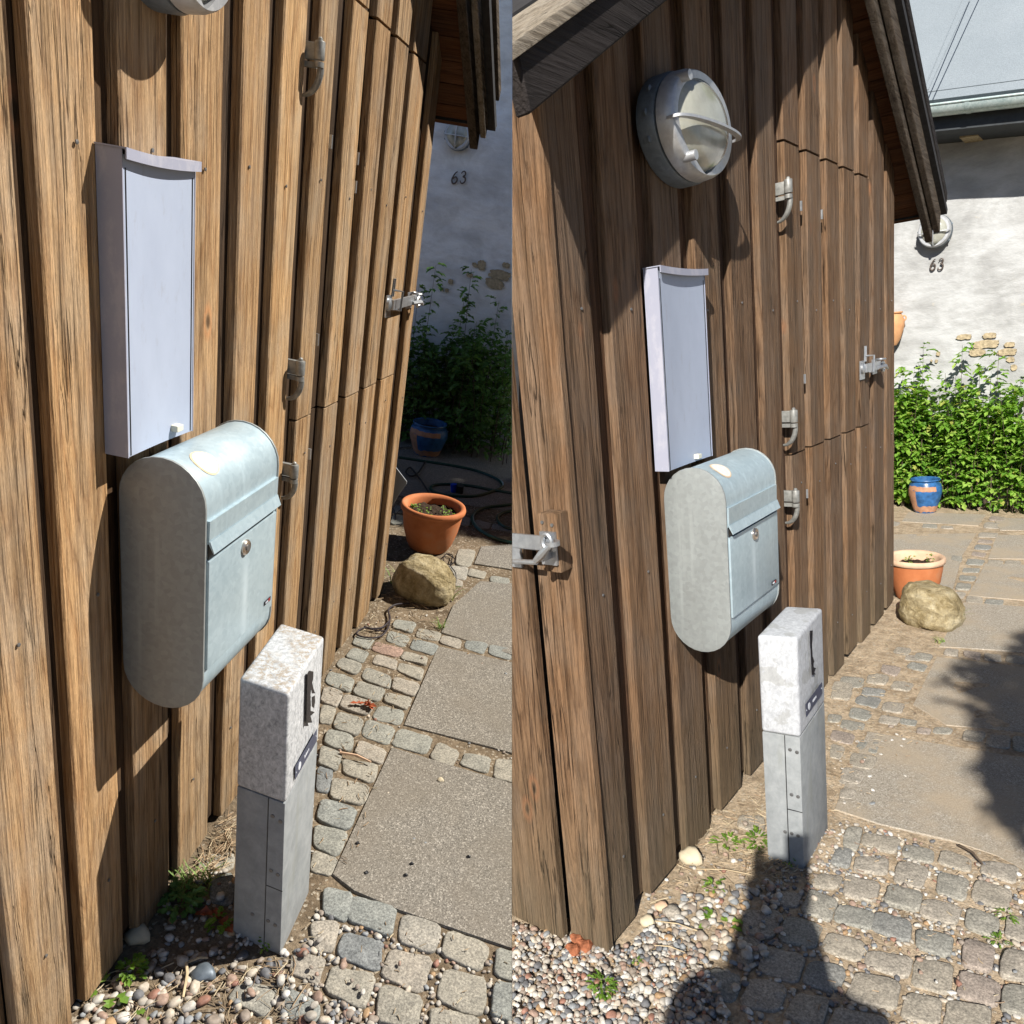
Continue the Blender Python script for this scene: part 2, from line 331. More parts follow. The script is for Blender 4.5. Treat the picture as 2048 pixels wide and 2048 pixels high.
p = t.coord(); n1 = t.noise(p, 6.0, 5, .6); n2 = t.noise(p, 60.0, 3, .6)
col = t.ramp(n1, [(.3, (.40, .125, .045)), (.52, (.52, .18, .07)), (.66, (.50, .22, .11)), (.78, (.52, .34, .24))]); t.fin(col, .75, t.bump(n2, .25, .003), spec=.25)
simple('terracotta_pale', (.62, .42, .28), .8, 0, .15, 20, .2)
simple('terracotta_wall', (.58, .30, .14), .8, 0, .12, 20, .2)
t = NT('boulder')
p = t.coord(); n1 = t.noise(p, 12.0, 7, .7, .5); n2 = t.noise(p, 60.0, 5, .75)
col = t.ramp(n1, [(.28, (.09, .065, .035)), (.43, (.29, .225, .12)), (.58, (.46, .38, .24)), (.8, (.60, .54, .42))])
col = t.mix(1.0, col, t.ramp(n2, [(.3, (.65, .65, .62)), (.7, (1.2, 1.2, 1.15))]), 'MULTIPLY'); t.fin(col, .9, t.bump(t.math('ADD', n1, t.math('MULTIPLY', n2, .6)), 1.0, .02), spec=.2)
t = NT('lamp_glass')                                      # frosted, slightly yellowed ribbed glass
p = t.coord(); n = t.noise(p, 22.0, 4, .6)
t.fin(t.ramp(n, [(.3, (.50, .50, .42)), (.7, (.68, .68, .58))]), .2, t.bump(n, .12, .003), spec=.6)
t.b.inputs['Transmission Weight'].default_value = .4
t.b.inputs['Coat Weight'].default_value = .6; t.b.inputs['Coat Roughness'].default_value = .12
t = NT('sheet_plastic'); t.fin((.30, .32, .34), .35, None, spec=.5)
t = NT('sticker_paper')
n = t.noise(t.coord(), 130.0, 3, .6); t.fin(t.ramp(n, [(.45, (.74, .68, .60)), (.6, (.80, .75, .68))]), .6, None, spec=.3)
simple('sticker_rim', (.72, .52, .33), .6, 0, .1, 60, 0)

# ------------------------------------------------------------------ mesh helpers
NOCLIP = set()
class B:
    """collects faces in yard coordinates"""
    def __init__(s): s.v = []; s.f = []
    def add(s, vs, fs):
        o = len(s.v); s.v += [tuple(v) for v in vs]; s.f += [tuple(i + o for i in f) for f in fs]; return s
    def box(s, x0, x1, y0, y1, z0, z1):
        vs = [(x, y, z) for x in (x0, x1) for y in (y0, y1) for z in (z0, z1)]
        return s.add(vs, [(0, 1, 3, 2), (4, 6, 7, 5), (0, 4, 5, 1), (2, 3, 7, 6), (0, 2, 6, 4), (1, 5, 7, 3)])
    def hexa(s, c):      # 8 corners: bottom 4 ccw, top 4 ccw
        return s.add(c, [(3, 2, 1, 0), (4, 5, 6, 7), (0, 1, 5, 4), (1, 2, 6, 5), (2, 3, 7, 6), (3, 0, 4, 7)])
    def tube(s, pts, r, n=8, closed=False, flat=1.0):
        pts = [Vector(p) for p in pts]; rs = r if isinstance(r, (list, tuple)) else [r] * len(pts)
        ring0 = len(s.v); up = Vector((0, 0, 1)); last = None
        for i, p in enumerate(pts):
            a = pts[max(0, i - 1)] if not closed else pts[i - 1]; b = pts[min(len(pts) - 1, i + 1)] if not closed else pts[(i + 1) % len(pts)]
            d = (b - a).normalized()
            if last is None:
                q = up if abs(d.dot(up)) < .9 else Vector((1, 0, 0)); u = d.cross(q).normalized()
            else: u = (last - d * last.dot(d)).normalized()
            last = u; w = d.cross(u)
            for k in range(n):
                th = 2 * math.pi * k / n; s.v.append(tuple(p + (u * math.cos(th) + w * math.sin(th) * flat) * rs[i]))
        m = len(pts)
        for i in range(m if closed else m - 1):
            for k in range(n):
                a = ring0 + i * n; b = ring0 + ((i + 1) % m) * n
                s.f.append((a + k, a + (k + 1) % n, b + (k + 1) % n, b + k))
        if not closed:
            s.f.append(tuple(ring0 + k for k in range(n))[::-1]); s.f.append(tuple(ring0 + (m - 1) * n + k for k in range(n)))
        return s
    def lathe(s, prof, c, axis='Z', ry=1.0, rz=1.0, n=32, cap0=True, cap1=True):
        """prof: list of (radius, height); axis Z upright or X out of the wall (ry, rz scale the ring)"""
        o = len(s.v)
        for r, h in prof:
            for k in range(n):
                th = 2 * math.pi * k / n
                if axis == 'Z': s.v.append((c[0] + r * ry * math.cos(th), c[1] + r * rz * math.sin(th), c[2] + h))
                else: s.v.append((c[0] + h, c[1] + r * ry * math.cos(th), c[2] + r * rz * math.sin(th)))
        for i in range(len(prof) - 1):
            for k in range(n):
                a = o + i * n; b = a + n; s.f.append((a + k, a + (k + 1) % n, b + (k + 1) % n, b + k))
        if cap0: s.f.append(tuple(o + k for k in range(n))[::-1])
        if cap1: s.f.append(tuple(o + (len(prof) - 1) * n + k for k in range(n)))
        return s
    def prism(s, pts, d):
        n = len(pts); pts = [Vector(p) for p in pts]; d = Vector(d)
        return s.add(pts + [p + d for p in pts], [tuple(range(n))[::-1], tuple(range(n, 2 * n))] + [(i, (i + 1) % n, n + (i + 1) % n, n + i) for i in range(n)])

def empty(name, Y, base, label=None, cat=None, group=None, kind=None):
    o = bpy.data.objects.new(name, None); o.empty_display_size = .05; Y.coll.objects.link(o)
    o.matrix_world = Y.M @ Matrix.Translation(Vector(base)); o['_base'] = list(base)
    props(o, label, cat, group, kind); return o
def props(o, label=None, cat=None, group=None, kind=None):
    if label: o['label'] = label
    if cat: o['category'] = cat
    if group: o['group'] = group
    if kind: o['kind'] = kind
    return o
def obj(name, b, mat, Y, parent=None, base=None, smooth=False, bevel=0, seg=2, mat2=None, f2=None):
    if parent is not None:
        base = parent['_base']
    base = list(base or (0, 0, 0)); bv = Vector(base)
    me = bpy.data.meshes.new(name); me.from_pydata([tuple(Vector(v) - bv) for v in b.v], [], b.f); me.update()
    if bevel or True:
        bm = bmesh.new(); bm.from_mesh(me); bmesh.ops.recalc_face_normals(bm, faces=bm.faces)
        if bevel: bmesh.ops.bevel(bm, geom=[e for e in bm.edges if len(e.link_faces) == 2 and e.calc_face_angle(0) > .5], offset=bevel, segments=seg, affect='EDGES', profile=.6)
        bm.to_mesh(me); bm.free()
    me.materials.append(MATS[mat])
    if smooth:
        for p in me.polygons: p.use_smooth = True
    o = bpy.data.objects.new(name, me); Y.coll.objects.link(o)
    if parent is not None: o.parent = parent; o['_base'] = base
    else:
        o.matrix_world = Y.M @ Matrix.Translation(bv); o['_base'] = base
    o['_yard'] = Y.sign
    return o
def fast(name, verts, faces, mat, Y, parent=None, base=(0, 0, 0), smooth=False):
    """no normal fixing, for leaves and pebbles"""
    if parent is not None: base = parent['_base']
    me = bpy.data.meshes.new(name); v = np.asarray(verts, float) - np.array(list(base)); me.from_pydata(v.tolist(), [], faces.tolist() if hasattr(faces, 'tolist') else faces); me.update()
    me.materials.append(MATS[mat])
    if smooth: me.polygons.foreach_set('use_smooth', [True] * len(me.polygons))
    o = bpy.data.objects.new(name, me); Y.coll.objects.link(o); o['_base'] = list(base); o['_yard'] = Y.sign
    if parent is not None: o.parent = parent
    else: o.matrix_world = Y.M @ Matrix.Translation(Vector(base))
    return o

# board standing along Z (or any axis by remap), chamfered, slightly wavy edges
def board_mesh(y0, y1, z0f, z1f, x0, x1, seed, seg=9, wav=.0022):
    b = B(); ch = .0035
    ring = [(x0, y0), (x1 - ch, y0), (x1, y0 + ch), (x1, y1 - ch), (x1 - ch, y1), (x0, y1)]
    for i in range(seg + 1):
        for x, y in ring:
            za, zb = z0f(y), z1f(y); z = za + (zb - za) * i / seg
            w = noise.noise(Vector((seed * 3.1, z * 1.7, y * 4))) * wav
            w2 = noise.noise(Vector((seed * 5.7 + 9, z * 4.0, y * 30))) * wav * .6
            b.v.append((x + (w * .6 if x > x0 else 0), y + w + w2, z))
    n = 6
    for i in range(seg):
        for k in range(n):
            a = i * n; c = a + n; b.f.append((a + k, a + (k + 1) % n, c + (k + 1) % n, c + k))
    b.f.append(tuple(range(n))[::-1]); b.f.append(tuple(seg * n + k for k in range(n)))
    return b

def smooth_sharp(o, a=.6):
    me = o.data
    me.polygons.foreach_set('use_smooth', [True] * len(me.polygons))
    me.set_sharp_from_angle(angle=a); return o
def mapped(b, fn):
    b.v = [tuple(fn(Vector(v))) for v in b.v]; return b

# ------------------------------------------------------------------ sheds
def line(y0, z0, s): return lambda y: z0 + s * (y - y0)
def shed(Y, label, outer, doors, ztop, zdoor, zmid, near, far, mat, mat_in, side, barge_far, barge_near, X_near, ycorner):
    base = (0, ycorner, 0)
    S = empty('garden_shed', Y, base, label, 'shed')
    ny, nz, ns = near; fy, fz, fs = far
    und = lambda y: min(nz + ns * (y - ny), fz + fs * (fy - y)) - .004
    apex = (fz + fs * fy - nz + ns * ny) / (ns + fs); az = und(apex)
    zb = lambda i: .012 + .012 * math.sin(i * 2.3)
    d = [empty('upper_door', Y, base), empty('lower_door', Y, base)]
    for e in d: e.parent = S; e.matrix_local = Matrix.Identity(4)
    gap = .0045
    def put(y0, y1, x0, x1, i, m, inner=False):
        z0 = zb(i) + (.01 if inner else 0)
        if doors[0] <= i <= doors[1] and not (inner and i == doors[1]):
            for zz0, zz1, par in ((lambda y: z0, lambda y: zmid(y) - gap, d[1]), (lambda y: zmid(y) + gap * .4, lambda y: zdoor - gap, d[0]), (lambda y: zdoor + gap, und, S)):
                b = board_mesh(y0 + .002, y1 - .002, zz0, zz1, x0, x1, i + random.random() * .2, 6)
                smooth_sharp(obj('board', b, m, Y, par))
        else:
            b = board_mesh(y0, y1, lambda y: z0, und, x0, x1, i + (50 if inner else 0), 10)
            smooth_sharp(obj('board', b, m, Y, S))
    for i, (a, b_) in enumerate(outer):
        dx = (random.random() - .5) * .004
        put(a, b_, -.024, 0 + dx, i, mat)
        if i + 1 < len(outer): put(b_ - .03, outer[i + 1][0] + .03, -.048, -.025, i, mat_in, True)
    # dark lining behind the boards, so that no daylight shows through the joints
    b = B(); ys = [ycorner + .02, apex, outer[-1][1] - .01]
    pts = [(-.052, ys[0], .03), (-.052, ys[2], .03), (-.052, ys[2], und(ys[2])), (-.052, apex, az), (-.052, ys[0], und(ys[0]))]
    b.prism(pts, (-.04, 0, 0)); obj('wall_lining', b, 'felt_dark', Y, S)
    # far side wall and back
    b = B(); b.box(-2.6, -.06, outer[-1][1] - .04, outer[-1][1] - .005, .02, und(outer[-1][1])); obj('side_wall', b, mat_in, Y, S)
    b = B(); b.box(-2.64, -2.6, ycorner + .02, outer[-1][1] - .01, .02, min(und(ycorner), und(outer[-1][1]))); obj('back_wall', b, mat_in, Y, S)
    # near side wall, boards facing the lane
    for k, (xa, xb, ya, yb) in enumerate(side):
        b = board_mesh(xa, xb, lambda y: .008, lambda y: nz + ns * (ycorner - ny) - .005, 0, yb - ya, 70 + k, 10)
        b.v = [(v[1], yb - v[0], v[2]) for v in b.v]
        smooth_sharp(obj('board', b, mat, Y, S))
    b = B().box(-2.6, -.05, ycorner + .005, ycorner + .03, .02, nz + ns * (ycorner - ny) - .01); obj('wall_lining', b, 'felt_dark', Y, S)
    # roof
    R = empty('roof', Y, base); R.parent = S; R.matrix_local = Matrix.Identity(4)
    Xo = barge_far[1][1]
    for side_, (y0, z0, s, ye) in enumerate(((ny, nz, ns, apex), (fy, fz, -fs, apex))):
        L = math.hypot(ye - y0, s * (ye - y0)); dirv = Vector((0, (ye - y0), s * (ye - y0))).normalized(); nrm = Vector((0, -dirv.z, dirv.y)) * (1 if dirv.y > 0 else -1)
        n = int(L / .1); w = L / n
        for k in range(n):
            p = Vector((0, y0, z0)) + dirv * (k * w + .002)
            e = dirv * (w - .004); q = nrm * .02
            xa, xb = -.09, barge_far[0][0] - .003 if side_ else X_near - .03
            c = [Vector((xa, p.y, p.z)), Vector((xb, p.y, p.z)), Vector((xb, p.y, p.z)) + e, Vector((xa, p.y, p.z)) + e]
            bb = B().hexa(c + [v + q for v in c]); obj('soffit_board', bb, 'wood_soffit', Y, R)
        p = Vector((0, y0, z0)) + nrm * .024 - dirv * .02; e = dirv * (L + .02); q = nrm * .03
        xa, xb = -2.7, (barge_far[2][1] if side_ else X_near - .26)
        c = [Vector((xa, p.y, p.z)), Vector((xb - .004, p.y, p.z)), Vector((xb - .004, p.y, p.z)) + e, Vector((xa, p.y, p.z)) + e]
        obj('roofing_felt', B().hexa(c + [v + q for v in c]), 'felt_dark', Y, R)
    yt = fy
    for (xa, xb, z1, s, h, m) in barge_far:
        zf = lambda y: z1 + s * (yt - y)
        a_ = apex
        pts = [(xa, yt, z1), (xa, yt + .015, z1 + h), (xa, a_, zf(a_) + h), (xa, a_, zf(a_))]
        smooth_sharp(obj('barge_board', B().prism(pts, (xb - xa, 0, 0)), m, Y, R, bevel=.003, seg=1))
    for (xa, xb, y0, z1, s, h, m) in barge_near:
        pts = [(xa, y0, z1), (xa, apex, z1 + s * (apex - y0)), (xa, apex, z1 + s * (apex - y0) + h), (xa, y0 - .02, z1 + h - .01)]
        smooth_sharp(obj('barge_board', B().prism(pts, (xb - xa, 0, 0)), m, Y, R, bevel=.004, seg=1))
    b = B().box(-2.7, barge_far[0][0] - .004, yt - .03, yt - .005, fz + .012, fz + .1); obj('fascia_board', b, 'felt_dark', Y, R)
    return S, R, d

Louter = [(.884, 1.025), (1.070, 1.203), (1.258, 1.391), (1.444, 1.592), (1.665, 1.777), (1.851, 1.973), (2.05, 2.165), (2.263, 2.387), (2.458, 2.594), (2.655, 2.801), (2.872, 3.045), (3.155, 3.252)]
SL, RL_, DL = shed(YL, 'honey brown board shed in full sun with a half door and three pin hinges', Louter, (6, 10), None, 2.28, lambda y: 1.155 - .02 * (y - 2.05),
     (.62, 2.36, .6), (3.5, 2.14, .78), 'wood_gold', 'wood_inner',
     [(-.26, -.03, .862, .885), (-.5, -.27, .872, .895), (-.75, -.51, .862, .885)],
     [(.098, .133, 2.06, .78, .12, 'wood_barge'), (.137, .162, 2.108, .80, .11, 'wood_grey'), (.168, .197, 2.256, .84, .05, 'wood_barge')],
     [(.15, .18, .62, 2.30, .6, .1, 'wood_barge')], .18, .884)
Router = [(1.392, 1.514), (1.596, 1.757), (1.83, 1.985), (2.065, 2.235), (2.315, 2.475), (2.559, 2.721), (2.802, 2.961), (3.030, 3.201), (3.269, 3.435), (3.494, 3.656), (3.721, 3.883), (3.964, 4.154), (4.219, 4.375)]
SR, RR_, DR = shed(YR, 'dark brown board shed under a steep gable, with half door and eave shadow', Router, (6, 10), None, 2.178, lambda y: 1.08 - .012 * (y - 2.75),
     (1.10, 1.985, .6), (4.67, 2.05, .73), 'wood_brown', 'wood_brown_inner',
     [(-.112, .006, 1.362, 1.385), (-.36, -.1185, 1.335, 1.36), (-.62, -.385, 1.362, 1.385)],
     [(.082, .115, 1.925, .73, .12, 'wood_barge'), (.120, .15, 1.966, .74, .11, 'wood_barge'), (.158, .18, 2.11, .77, .05, 'wood_barge_dark')],
     [(.14, .172, 1.105, 1.92, .6, .098, 'wood_barge_dark')], .172, 1.392)
# weathered grey plank that caps the low end of the right roof
c = [Vector((-.42, 1.06, 1.99)), Vector((.182, 1.06, 1.99)), Vector((.182, 3.05, 1.99 + .6 * 1.99)), Vector((-.42, 3.05, 1.99 + .6 * 1.99))]
smooth_sharp(obj('cap_plank', B().hexa(c + [v + Vector((0, -.008, .022)) for v in c]), 'wood_grey', YR, RR_, bevel=.005, seg=2))

NAIL = {}
def nails(Y, S, D, boards, zs, doors, zmid):
    for i, (a, b_) in enumerate(boards):
        for z in zs:
            y = (a + b_) / 2 + .02 * math.sin(i * 5.1 + z * 9); zz = z + .02 * math.sin(i * 3.3); par = S if not (doors[0] <= i <= doors[1]) else (D[1] if zz < zmid else D[0])
            nb = B().lathe([(.0036, -.001), (.0036, .0012), (.0022, .0018)], (0, 0, 0), 'X', n=8)
            key = Y.sign
            if key not in NAIL:
                o = obj('nail', mapped(nb, lambda v: v + Vector((.0022, y, zz))), 'screw', Y, par); NAIL[key] = (o.data, y, zz); smooth_sharp(o)
            else:
                me, y0_, z0_ = NAIL[key]; o = bpy.data.objects.new('nail', me); Y.coll.objects.link(o); o.parent = par; o.location = (0, y - y0_, zz - z0_); o['_yard'] = Y.sign
nails(YL, SL, DL, Louter, (.30, 1.02, 1.80), (6, 10), 1.15); nails(YR, SR, DR, Router, (.22, .94, 1.62), (6, 10), 1.08)
# hinges: bracket, two knuckles and a curved hook
def hinge(Y, door, yg, zt, k):
    """yg = joint between the boards the bracket comes out of"""
    H = B(); yb = yg - .008; r = .0125 * k; X = .034
    H.box(-.02, .024, yg - .006, yg + .008, zt - .040 * k, zt - .003)
    o = obj('hinge', H, 'hinge_grey', Y, door, bevel=.002); smooth_sharp(o)
    K = B(); K.lathe([(r * .94, -.040 * k), (r, -.038 * k), (r, -.002), (r * .92, 0)], (X, yb, zt), n=18); K.lathe([(r * .96, -.056 * k), (r * .96, -.044 * k)], (X, yb, zt), n=18)
    K.lathe([(r * .5, 0), (r * .45, .006), (r * .2, .009)], (X, yb, zt), n=12)
    K.box(-.02, .024, yg - .006, yg + .008, zt - .057 * k, zt - .045 * k)
    A = [(X + .004 - (1 - math.cos(a)) * .050, yb + .004 + (1 - math.cos(a)) * .016, zt - .056 * k - math.sin(a) * .062 * k) for a in [i / 9 * math.pi * .5 for i in range(10)]]
    K.tube(A, [.0080 * k] * 5 + [.0075 * k, .007 * k, .006 * k, .005 * k, .004 * k], 10)
    o2 = obj('knuckle', K, 'hinge_grey', Y, None, base=door['_base']); smooth_sharp(o2)
    o2.parent = door; o2.matrix_local = Matrix.Identity(4)
for z, dd in ((2.118, 0), (1.350, 0), (1.048, 1)): hinge(YL, DL[dd], 1.982, z, 1.0)
for z, dd in ((2.035, 0), (1.252, 0), (.957, 1)): hinge(YR, DR[dd], 2.748, z, 1.1)
# pale batten showing in the joint beside the hinges and small bright plates on the door edge
def edge_bits(Y, door, y, zs, mat='steel_galv'):
    for z in zs: obj('edge_plate', B().box(-.012, .0015, y, y + .006, z, z + .035), mat, Y, door)
edge_bits(YL, DL[0], 2.173, [1.90, 1.36]); edge_bits(YL, DL[1], 2.173, [1.0]); edge_bits(YL, DL[0], 2.395, [1.88, 1.80])
edge_bits(YR, DR[0], 2.972, [1.96, 1.33]); edge_bits(YR, DR[1], 2.972, [.88]); edge_bits(YR, DR[0], 3.21, [1.95])

def latch(Y, S, y0, y1, z, k=1.0):
    L = B(); L.box(.001, .006, y0 - .02 * k, y0 + .05 * k, z - .05 * k, z + .035 * k)
    L.lathe([(.026 * k, .004), (.026 * k, .014), (.012 * k, .022)], (0, y0 + .005, z), 'X', n=14)
    L.tube([(.01, y0 + .04 * k, z - .02 * k), (.045, y0 + .04 * k, z - .02 * k), (.048, y0 + .04 * k, z + .055 * k), (.012, y0 + .04 * k, z + .055 * k)], .005 * k, 6)
    L.tube([(.012, y0 + .02 * k, z + .03 * k), (.014, y0 + .02 * k, z + .10 * k), (.014, y0 + .04 * k, z + .10 * k), (.012, y0 + .04 * k, z + .03 * k)], .0035 * k, 6)
    L.box(.018, .028, y0, y1 - .04 * k, z - .018 * k, z + .02 * k)
    L.box(.001, .006, y1 - .10 * k, y1 - .02 * k, z - .04 * k, z + .03 * k)
    L.tube([(.03 + .02 * math.cos(a), y1 - .05 * k + .022 * k * math.sin(a), z + .028 * k) for a in [i * math.pi / 5 for i in range(10)]], .005 * k, 6, closed=True)
    L.tube([(.03, y1 - .01 * k + .025 * k * math.cos(a), z - .01 + .022 * k * math.sin(a)) for a in [i * math.pi / 5 for i in range(10)]], .006 * k, 6, closed=True)
    L.tube([(.03, y1 - .10 * k, z - .01), (.05, y1 - .05 * k, z - .005), (.045, y1 + .01 * k, z - .02)], [.008 * k, .010 * k, .006 * k], 8)
    smooth_sharp(obj('door_latch', L, 'steel_galv', Y, S, bevel=0))
latch(YL, SL, 2.835, 3.20, 1.435, .95); latch(YR, SR, 3.735, 4.02, 1.335, 1.0)

# hasp on the lane side of the right shed
blk = B().box(-.056, -.004, 1.316, 1.361, 1.038, 1.176); smooth_sharp(obj('hasp_block', blk, 'wood_brown', YR, SR, bevel=.004))
H = B(); H.box(-.40, .012, 1.268, 1.275, 1.104, 1.136); H.box(-.40, .010, 1.275, 1.286, 1.100, 1.107); H.lathe([(.017, -.004), (.017, .006)], (.012, 1.271, 1.120), n=12)
H.box(-.050, -.008, 1.307, 1.315, 1.058, 1.135); H.box(-.03, -.02, 1.275, 1.31, 1.075, 1.13)
H.tube([(-.30, 1.31, 1.07), (-.14, 1.31, 1.055), (-.06, 1.30, 1.063)], .006, 8)
H.tube([(.006 + .012 * math.sin(a), 1.260, 1.128 + .016 * math.cos(a)) for a in [i * math.pi / 7 for i in range(14)]], .0050, 6, closed=True)
H.tube([(.012, 1.26, 1.118), (-.012, 1.258, 1.096), (-.030, 1.258, 1.080)], [.006, .010, .007], 8)
H.box(-.22, -.128, 1.326, 1.333, 1.036, 1.085)
smooth_sharp(obj('hasp', H, 'steel_galv', YR, SR))
for (x, z) in ((-.045, 1.155), (-.018, 1.150)):
    obj('screw', mapped(B().lathe([(.004, 0), (.004, .003)], (0, 0, 0), 'X', n=10), lambda v, x=x, z=z: (x + v.y, 1.316 - v.x, z + v.z)), 'screw', YR, SR)

# ------------------------------------------------------------------ letter boxes
def capsule(x0, x1, z0, z1, n=14, top=1.0):
    r = (x1 - x0) / 2; cx = (x0 + x1) / 2; P = []
    for i in range(n + 1):
        a = math.pi * i / n; P.append((cx + r * math.cos(a), z1 - r + r * math.sin(a)))
    for i in range(n + 1):
        a = math.pi + math.pi * i / n; P.append((cx + r * math.cos(a), z0 + r + r * math.sin(a)))
    return P
def mailbox(Y, label, ya, yb, z0, z1, zdoor, zslot, lock, badge, stick, Xf):
    T = empty('mailbox', Y, (0, ya, z0), label, 'mailbox')
    P = capsule(.004, Xf - .003, z0 + .003, z1 - .003)
    o = obj('body', B().prism([(x, ya + .004, z) for x, z in P], (0, yb - ya - .008, 0)), 'zinc_front', Y, T); smooth_sharp(o, .5)
    P = capsule(.001, Xf, z0, z1)
    for y in (ya, yb - .006):
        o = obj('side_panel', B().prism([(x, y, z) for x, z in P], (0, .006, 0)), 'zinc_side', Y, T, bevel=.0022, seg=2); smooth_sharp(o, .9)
    w0, w1 = ya + .0105, yb - .0105
    (d0, d1), (s0, s1) = zdoor, zslot
    o = obj('door', B().box(Xf - .006, Xf + .0035, w0, w1, d0, d1), 'zinc_door', Y, T, bevel=.0018); smooth_sharp(o)
    F = B().prism([(Xf - .006, w0, s0 + .006), (Xf + .0025, w0, s0 + .020), (Xf + .0035, w0, s1), (Xf - .006, w0, s1)], (0, w1 - w0, 0))
    F.prism([(Xf + .0, w0, s0 + .018), (Xf + .0115, w0, s0 - .004), (Xf + .0135, w0, s0 - .003), (Xf + .0045, w0, s0 + .021)], (0, w1 - w0, 0))
    o = obj('slot_flap', F, 'zinc_front', Y, T); smooth_sharp(o, .4)
    obj('slot_shadow_gap', B().box(Xf - .006, Xf - .001, w0 + .004, w1 - .004, d1 + .0015, s0 + .012), 'dark_plastic', Y, T)
    ly, lz = lock
    LK = B().lathe([(.0175, 0), (.0175, .004), (.0145, .007), (.012, .0065), (.0, .0065)], (Xf + .003, ly, lz), 'X', n=24, cap1=False); lo = obj('lock', LK, 'lock_metal', Y, T); smooth_sharp(lo)
    K = B().lathe([(.007, 0), (.007, .002)], (Xf + .0095, ly, lz), 'X', n=16); kk = obj('keyhole', K, 'screw', Y, None, base=T['_base']); kk.parent = lo; kk.matrix_local = Matrix.Identity(4)
    # maker's badge: worn white letters on black, a red patch, too small to read
    (b0, b1), bz, bh = badge; xb = Xf + .004
    bg = obj('badge', B().box(xb, xb + .0012, b0, b1, bz - bh / 2, bz + bh / 2), 'black_sticker', Y, T)
    def sub(nm, bb, m):
        q = obj(nm, bb, m, Y, None, base=T['_base']); q.parent = bg; q.matrix_local = Matrix.Identity(4)
    L = b1 - b0
    W = B()
    for k in range(4): W.box(xb + .001, xb + .0022, b0 + L * (.16 + .105 * k), b0 + L * (.225 + .105 * k), bz - bh * (.26 if k % 2 else .2), bz + bh * .2)
    sub('badge_print', W, 'print_white'); sub('badge_mark', B().box(xb + .001, xb + .002, b0 + L * .62, b0 + L * .86, bz - bh * .3, bz + bh * .3), 'badge_red')
    # round worn sticker on the curve of the lid
    sy, sr, a0 = stick; r = (Xf - .003 - .004) / 2 + .0008; cx = (Xf + .001) / 2; zc = z1 - .003 - r
    for nm, rr, lift, m in (('sticker_rim', sr, .0006, 'sticker_rim'), ('sticker', sr * .88, .0012, 'sticker_paper')):
        vs = []; fs = []
        n = 28; rings = 5
        for j in range(rings + 1):
            for i in range(n):
                t_ = 2 * math.pi * i / n; u = rr * j / rings * math.cos(t_); v = rr * j / rings * math.sin(t_)
                a = a0 + v / r; vs.append((cx + (r + lift) * math.cos(a), sy + u, zc + (r + lift) * math.sin(a)))
        for j in range(rings):
            for i in range(n): a = j * n; b = a + n; fs.append((a + i, a + (i + 1) % n, b + (i + 1) % n, b + i))
        o = obj(nm if nm == 'sticker' else 'sticker_rim', B().add(vs, fs), m, Y, T); smooth_sharp(o, 1.2)
    return T
mailbox(YL, 'round-topped zinc mailbox with brownish shaded flank on the honey brown shed', 1.227, 1.545, .735, 1.288, (.843, 1.09), (1.112, 1.175), (1.384, 1.062), ((1.490, 1.523), .870, .0105), (1.296, .031, .98), .176)
mailbox(YR, 'round-topped zinc mailbox with bluish flank on the dark brown shed', 1.803, 2.165, .684, 1.200, (.792, 1.012), (1.026, 1.092), (1.977, .985), ((2.092, 2.127), .806, .0105), (1.878, .032, 1.0), .178)

# flat letter box with a hollowed front, hung above each mailbox
def flatbox(Y, label, ya, yb, z0, z1, X, dip, hz, hy):
    T = empty('notice_box', Y, (0, ya, z0), label, 'letter box')
    n = 14
    fx = lambda t_: X - dip * math.sin(math.pi * min(max((t_ - .03) / .94, 0), 1)) if .03 <= t_ <= .97 else X
    P = [(fx(i / n), ya + (yb - ya) * i / n) for i in range(n + 1)]
    prof = [(0.001, ya, z0)] + [(x, y, z0) for x, y in P] + [(0.001, yb, z0)]
    o = obj('body', B().prism(prof, (0, 0, z1 - z0 - .011)), 'powder_coat', Y, T); smooth_sharp(o, .5)
    # side skin, set 1 mm proud
    obj('side_panel', B().box(.0, X + .001, ya - .0012, ya + .0012, z0 - .001, z1 - .001), 'powder_side', Y, T)
    obj('side_panel', B().box(.0, X + .001, yb - .0012, yb + .0012, z0 - .001, z1 - .001), 'powder_side', Y, T)
    G = B()
    for y in (ya + .008, yb - .008): G.box(fx((y - ya) / (yb - ya)) - .002, fx((y - ya) / (yb - ya)) + .0008, y - .0012, y + .0012, z0 + .002, z1 - .03)
    obj('joint', G, 'dark_plastic', Y, T)
    sag = lambda t_: -.0045 * math.sin(math.pi * t_) ** .9 if 0 < t_ < 1 else 0
    vs = []; fs = []; m = 17
    for i in range(m):
        t_ = i / (m - 1); y = ya - .004 + (yb - ya + .008) * t_; zz = z1 + sag(t_); xo = X + .011
        vs += [(0, y, zz), (xo, y, zz), (xo, y, zz - .017), (xo - .0025, y, zz - .017), (xo - .0025, y, zz - .0025), (0, y, zz - .0025)]
    for i in range(m - 1):
        a = 6 * i; b = a + 6; fs += [(a + j, a + (j + 1) % 6, b + (j + 1) % 6, b + j) for j in range(6)]
    fs += [tuple(range(6)), tuple(range(6 * m - 6, 6 * m))]
    o = obj('lid', B().add(vs, fs), 'powder_side', Y, T); smooth_sharp(o, .5)
    t_ = (hy - ya) / (yb - ya)
    obj('pull_tab', B().box(fx(t_) - .002, fx(t_) + .014, hy - .011, hy + .011, hz, hz + .013), 'cream_plastic', Y, T, bevel=.002)
flatbox(YL, 'narrow lavender grey flat letter box above the mailbox on the honey brown shed', 1.195, 1.408, 1.288, 1.802, .044, .003, 1.303, 1.345)
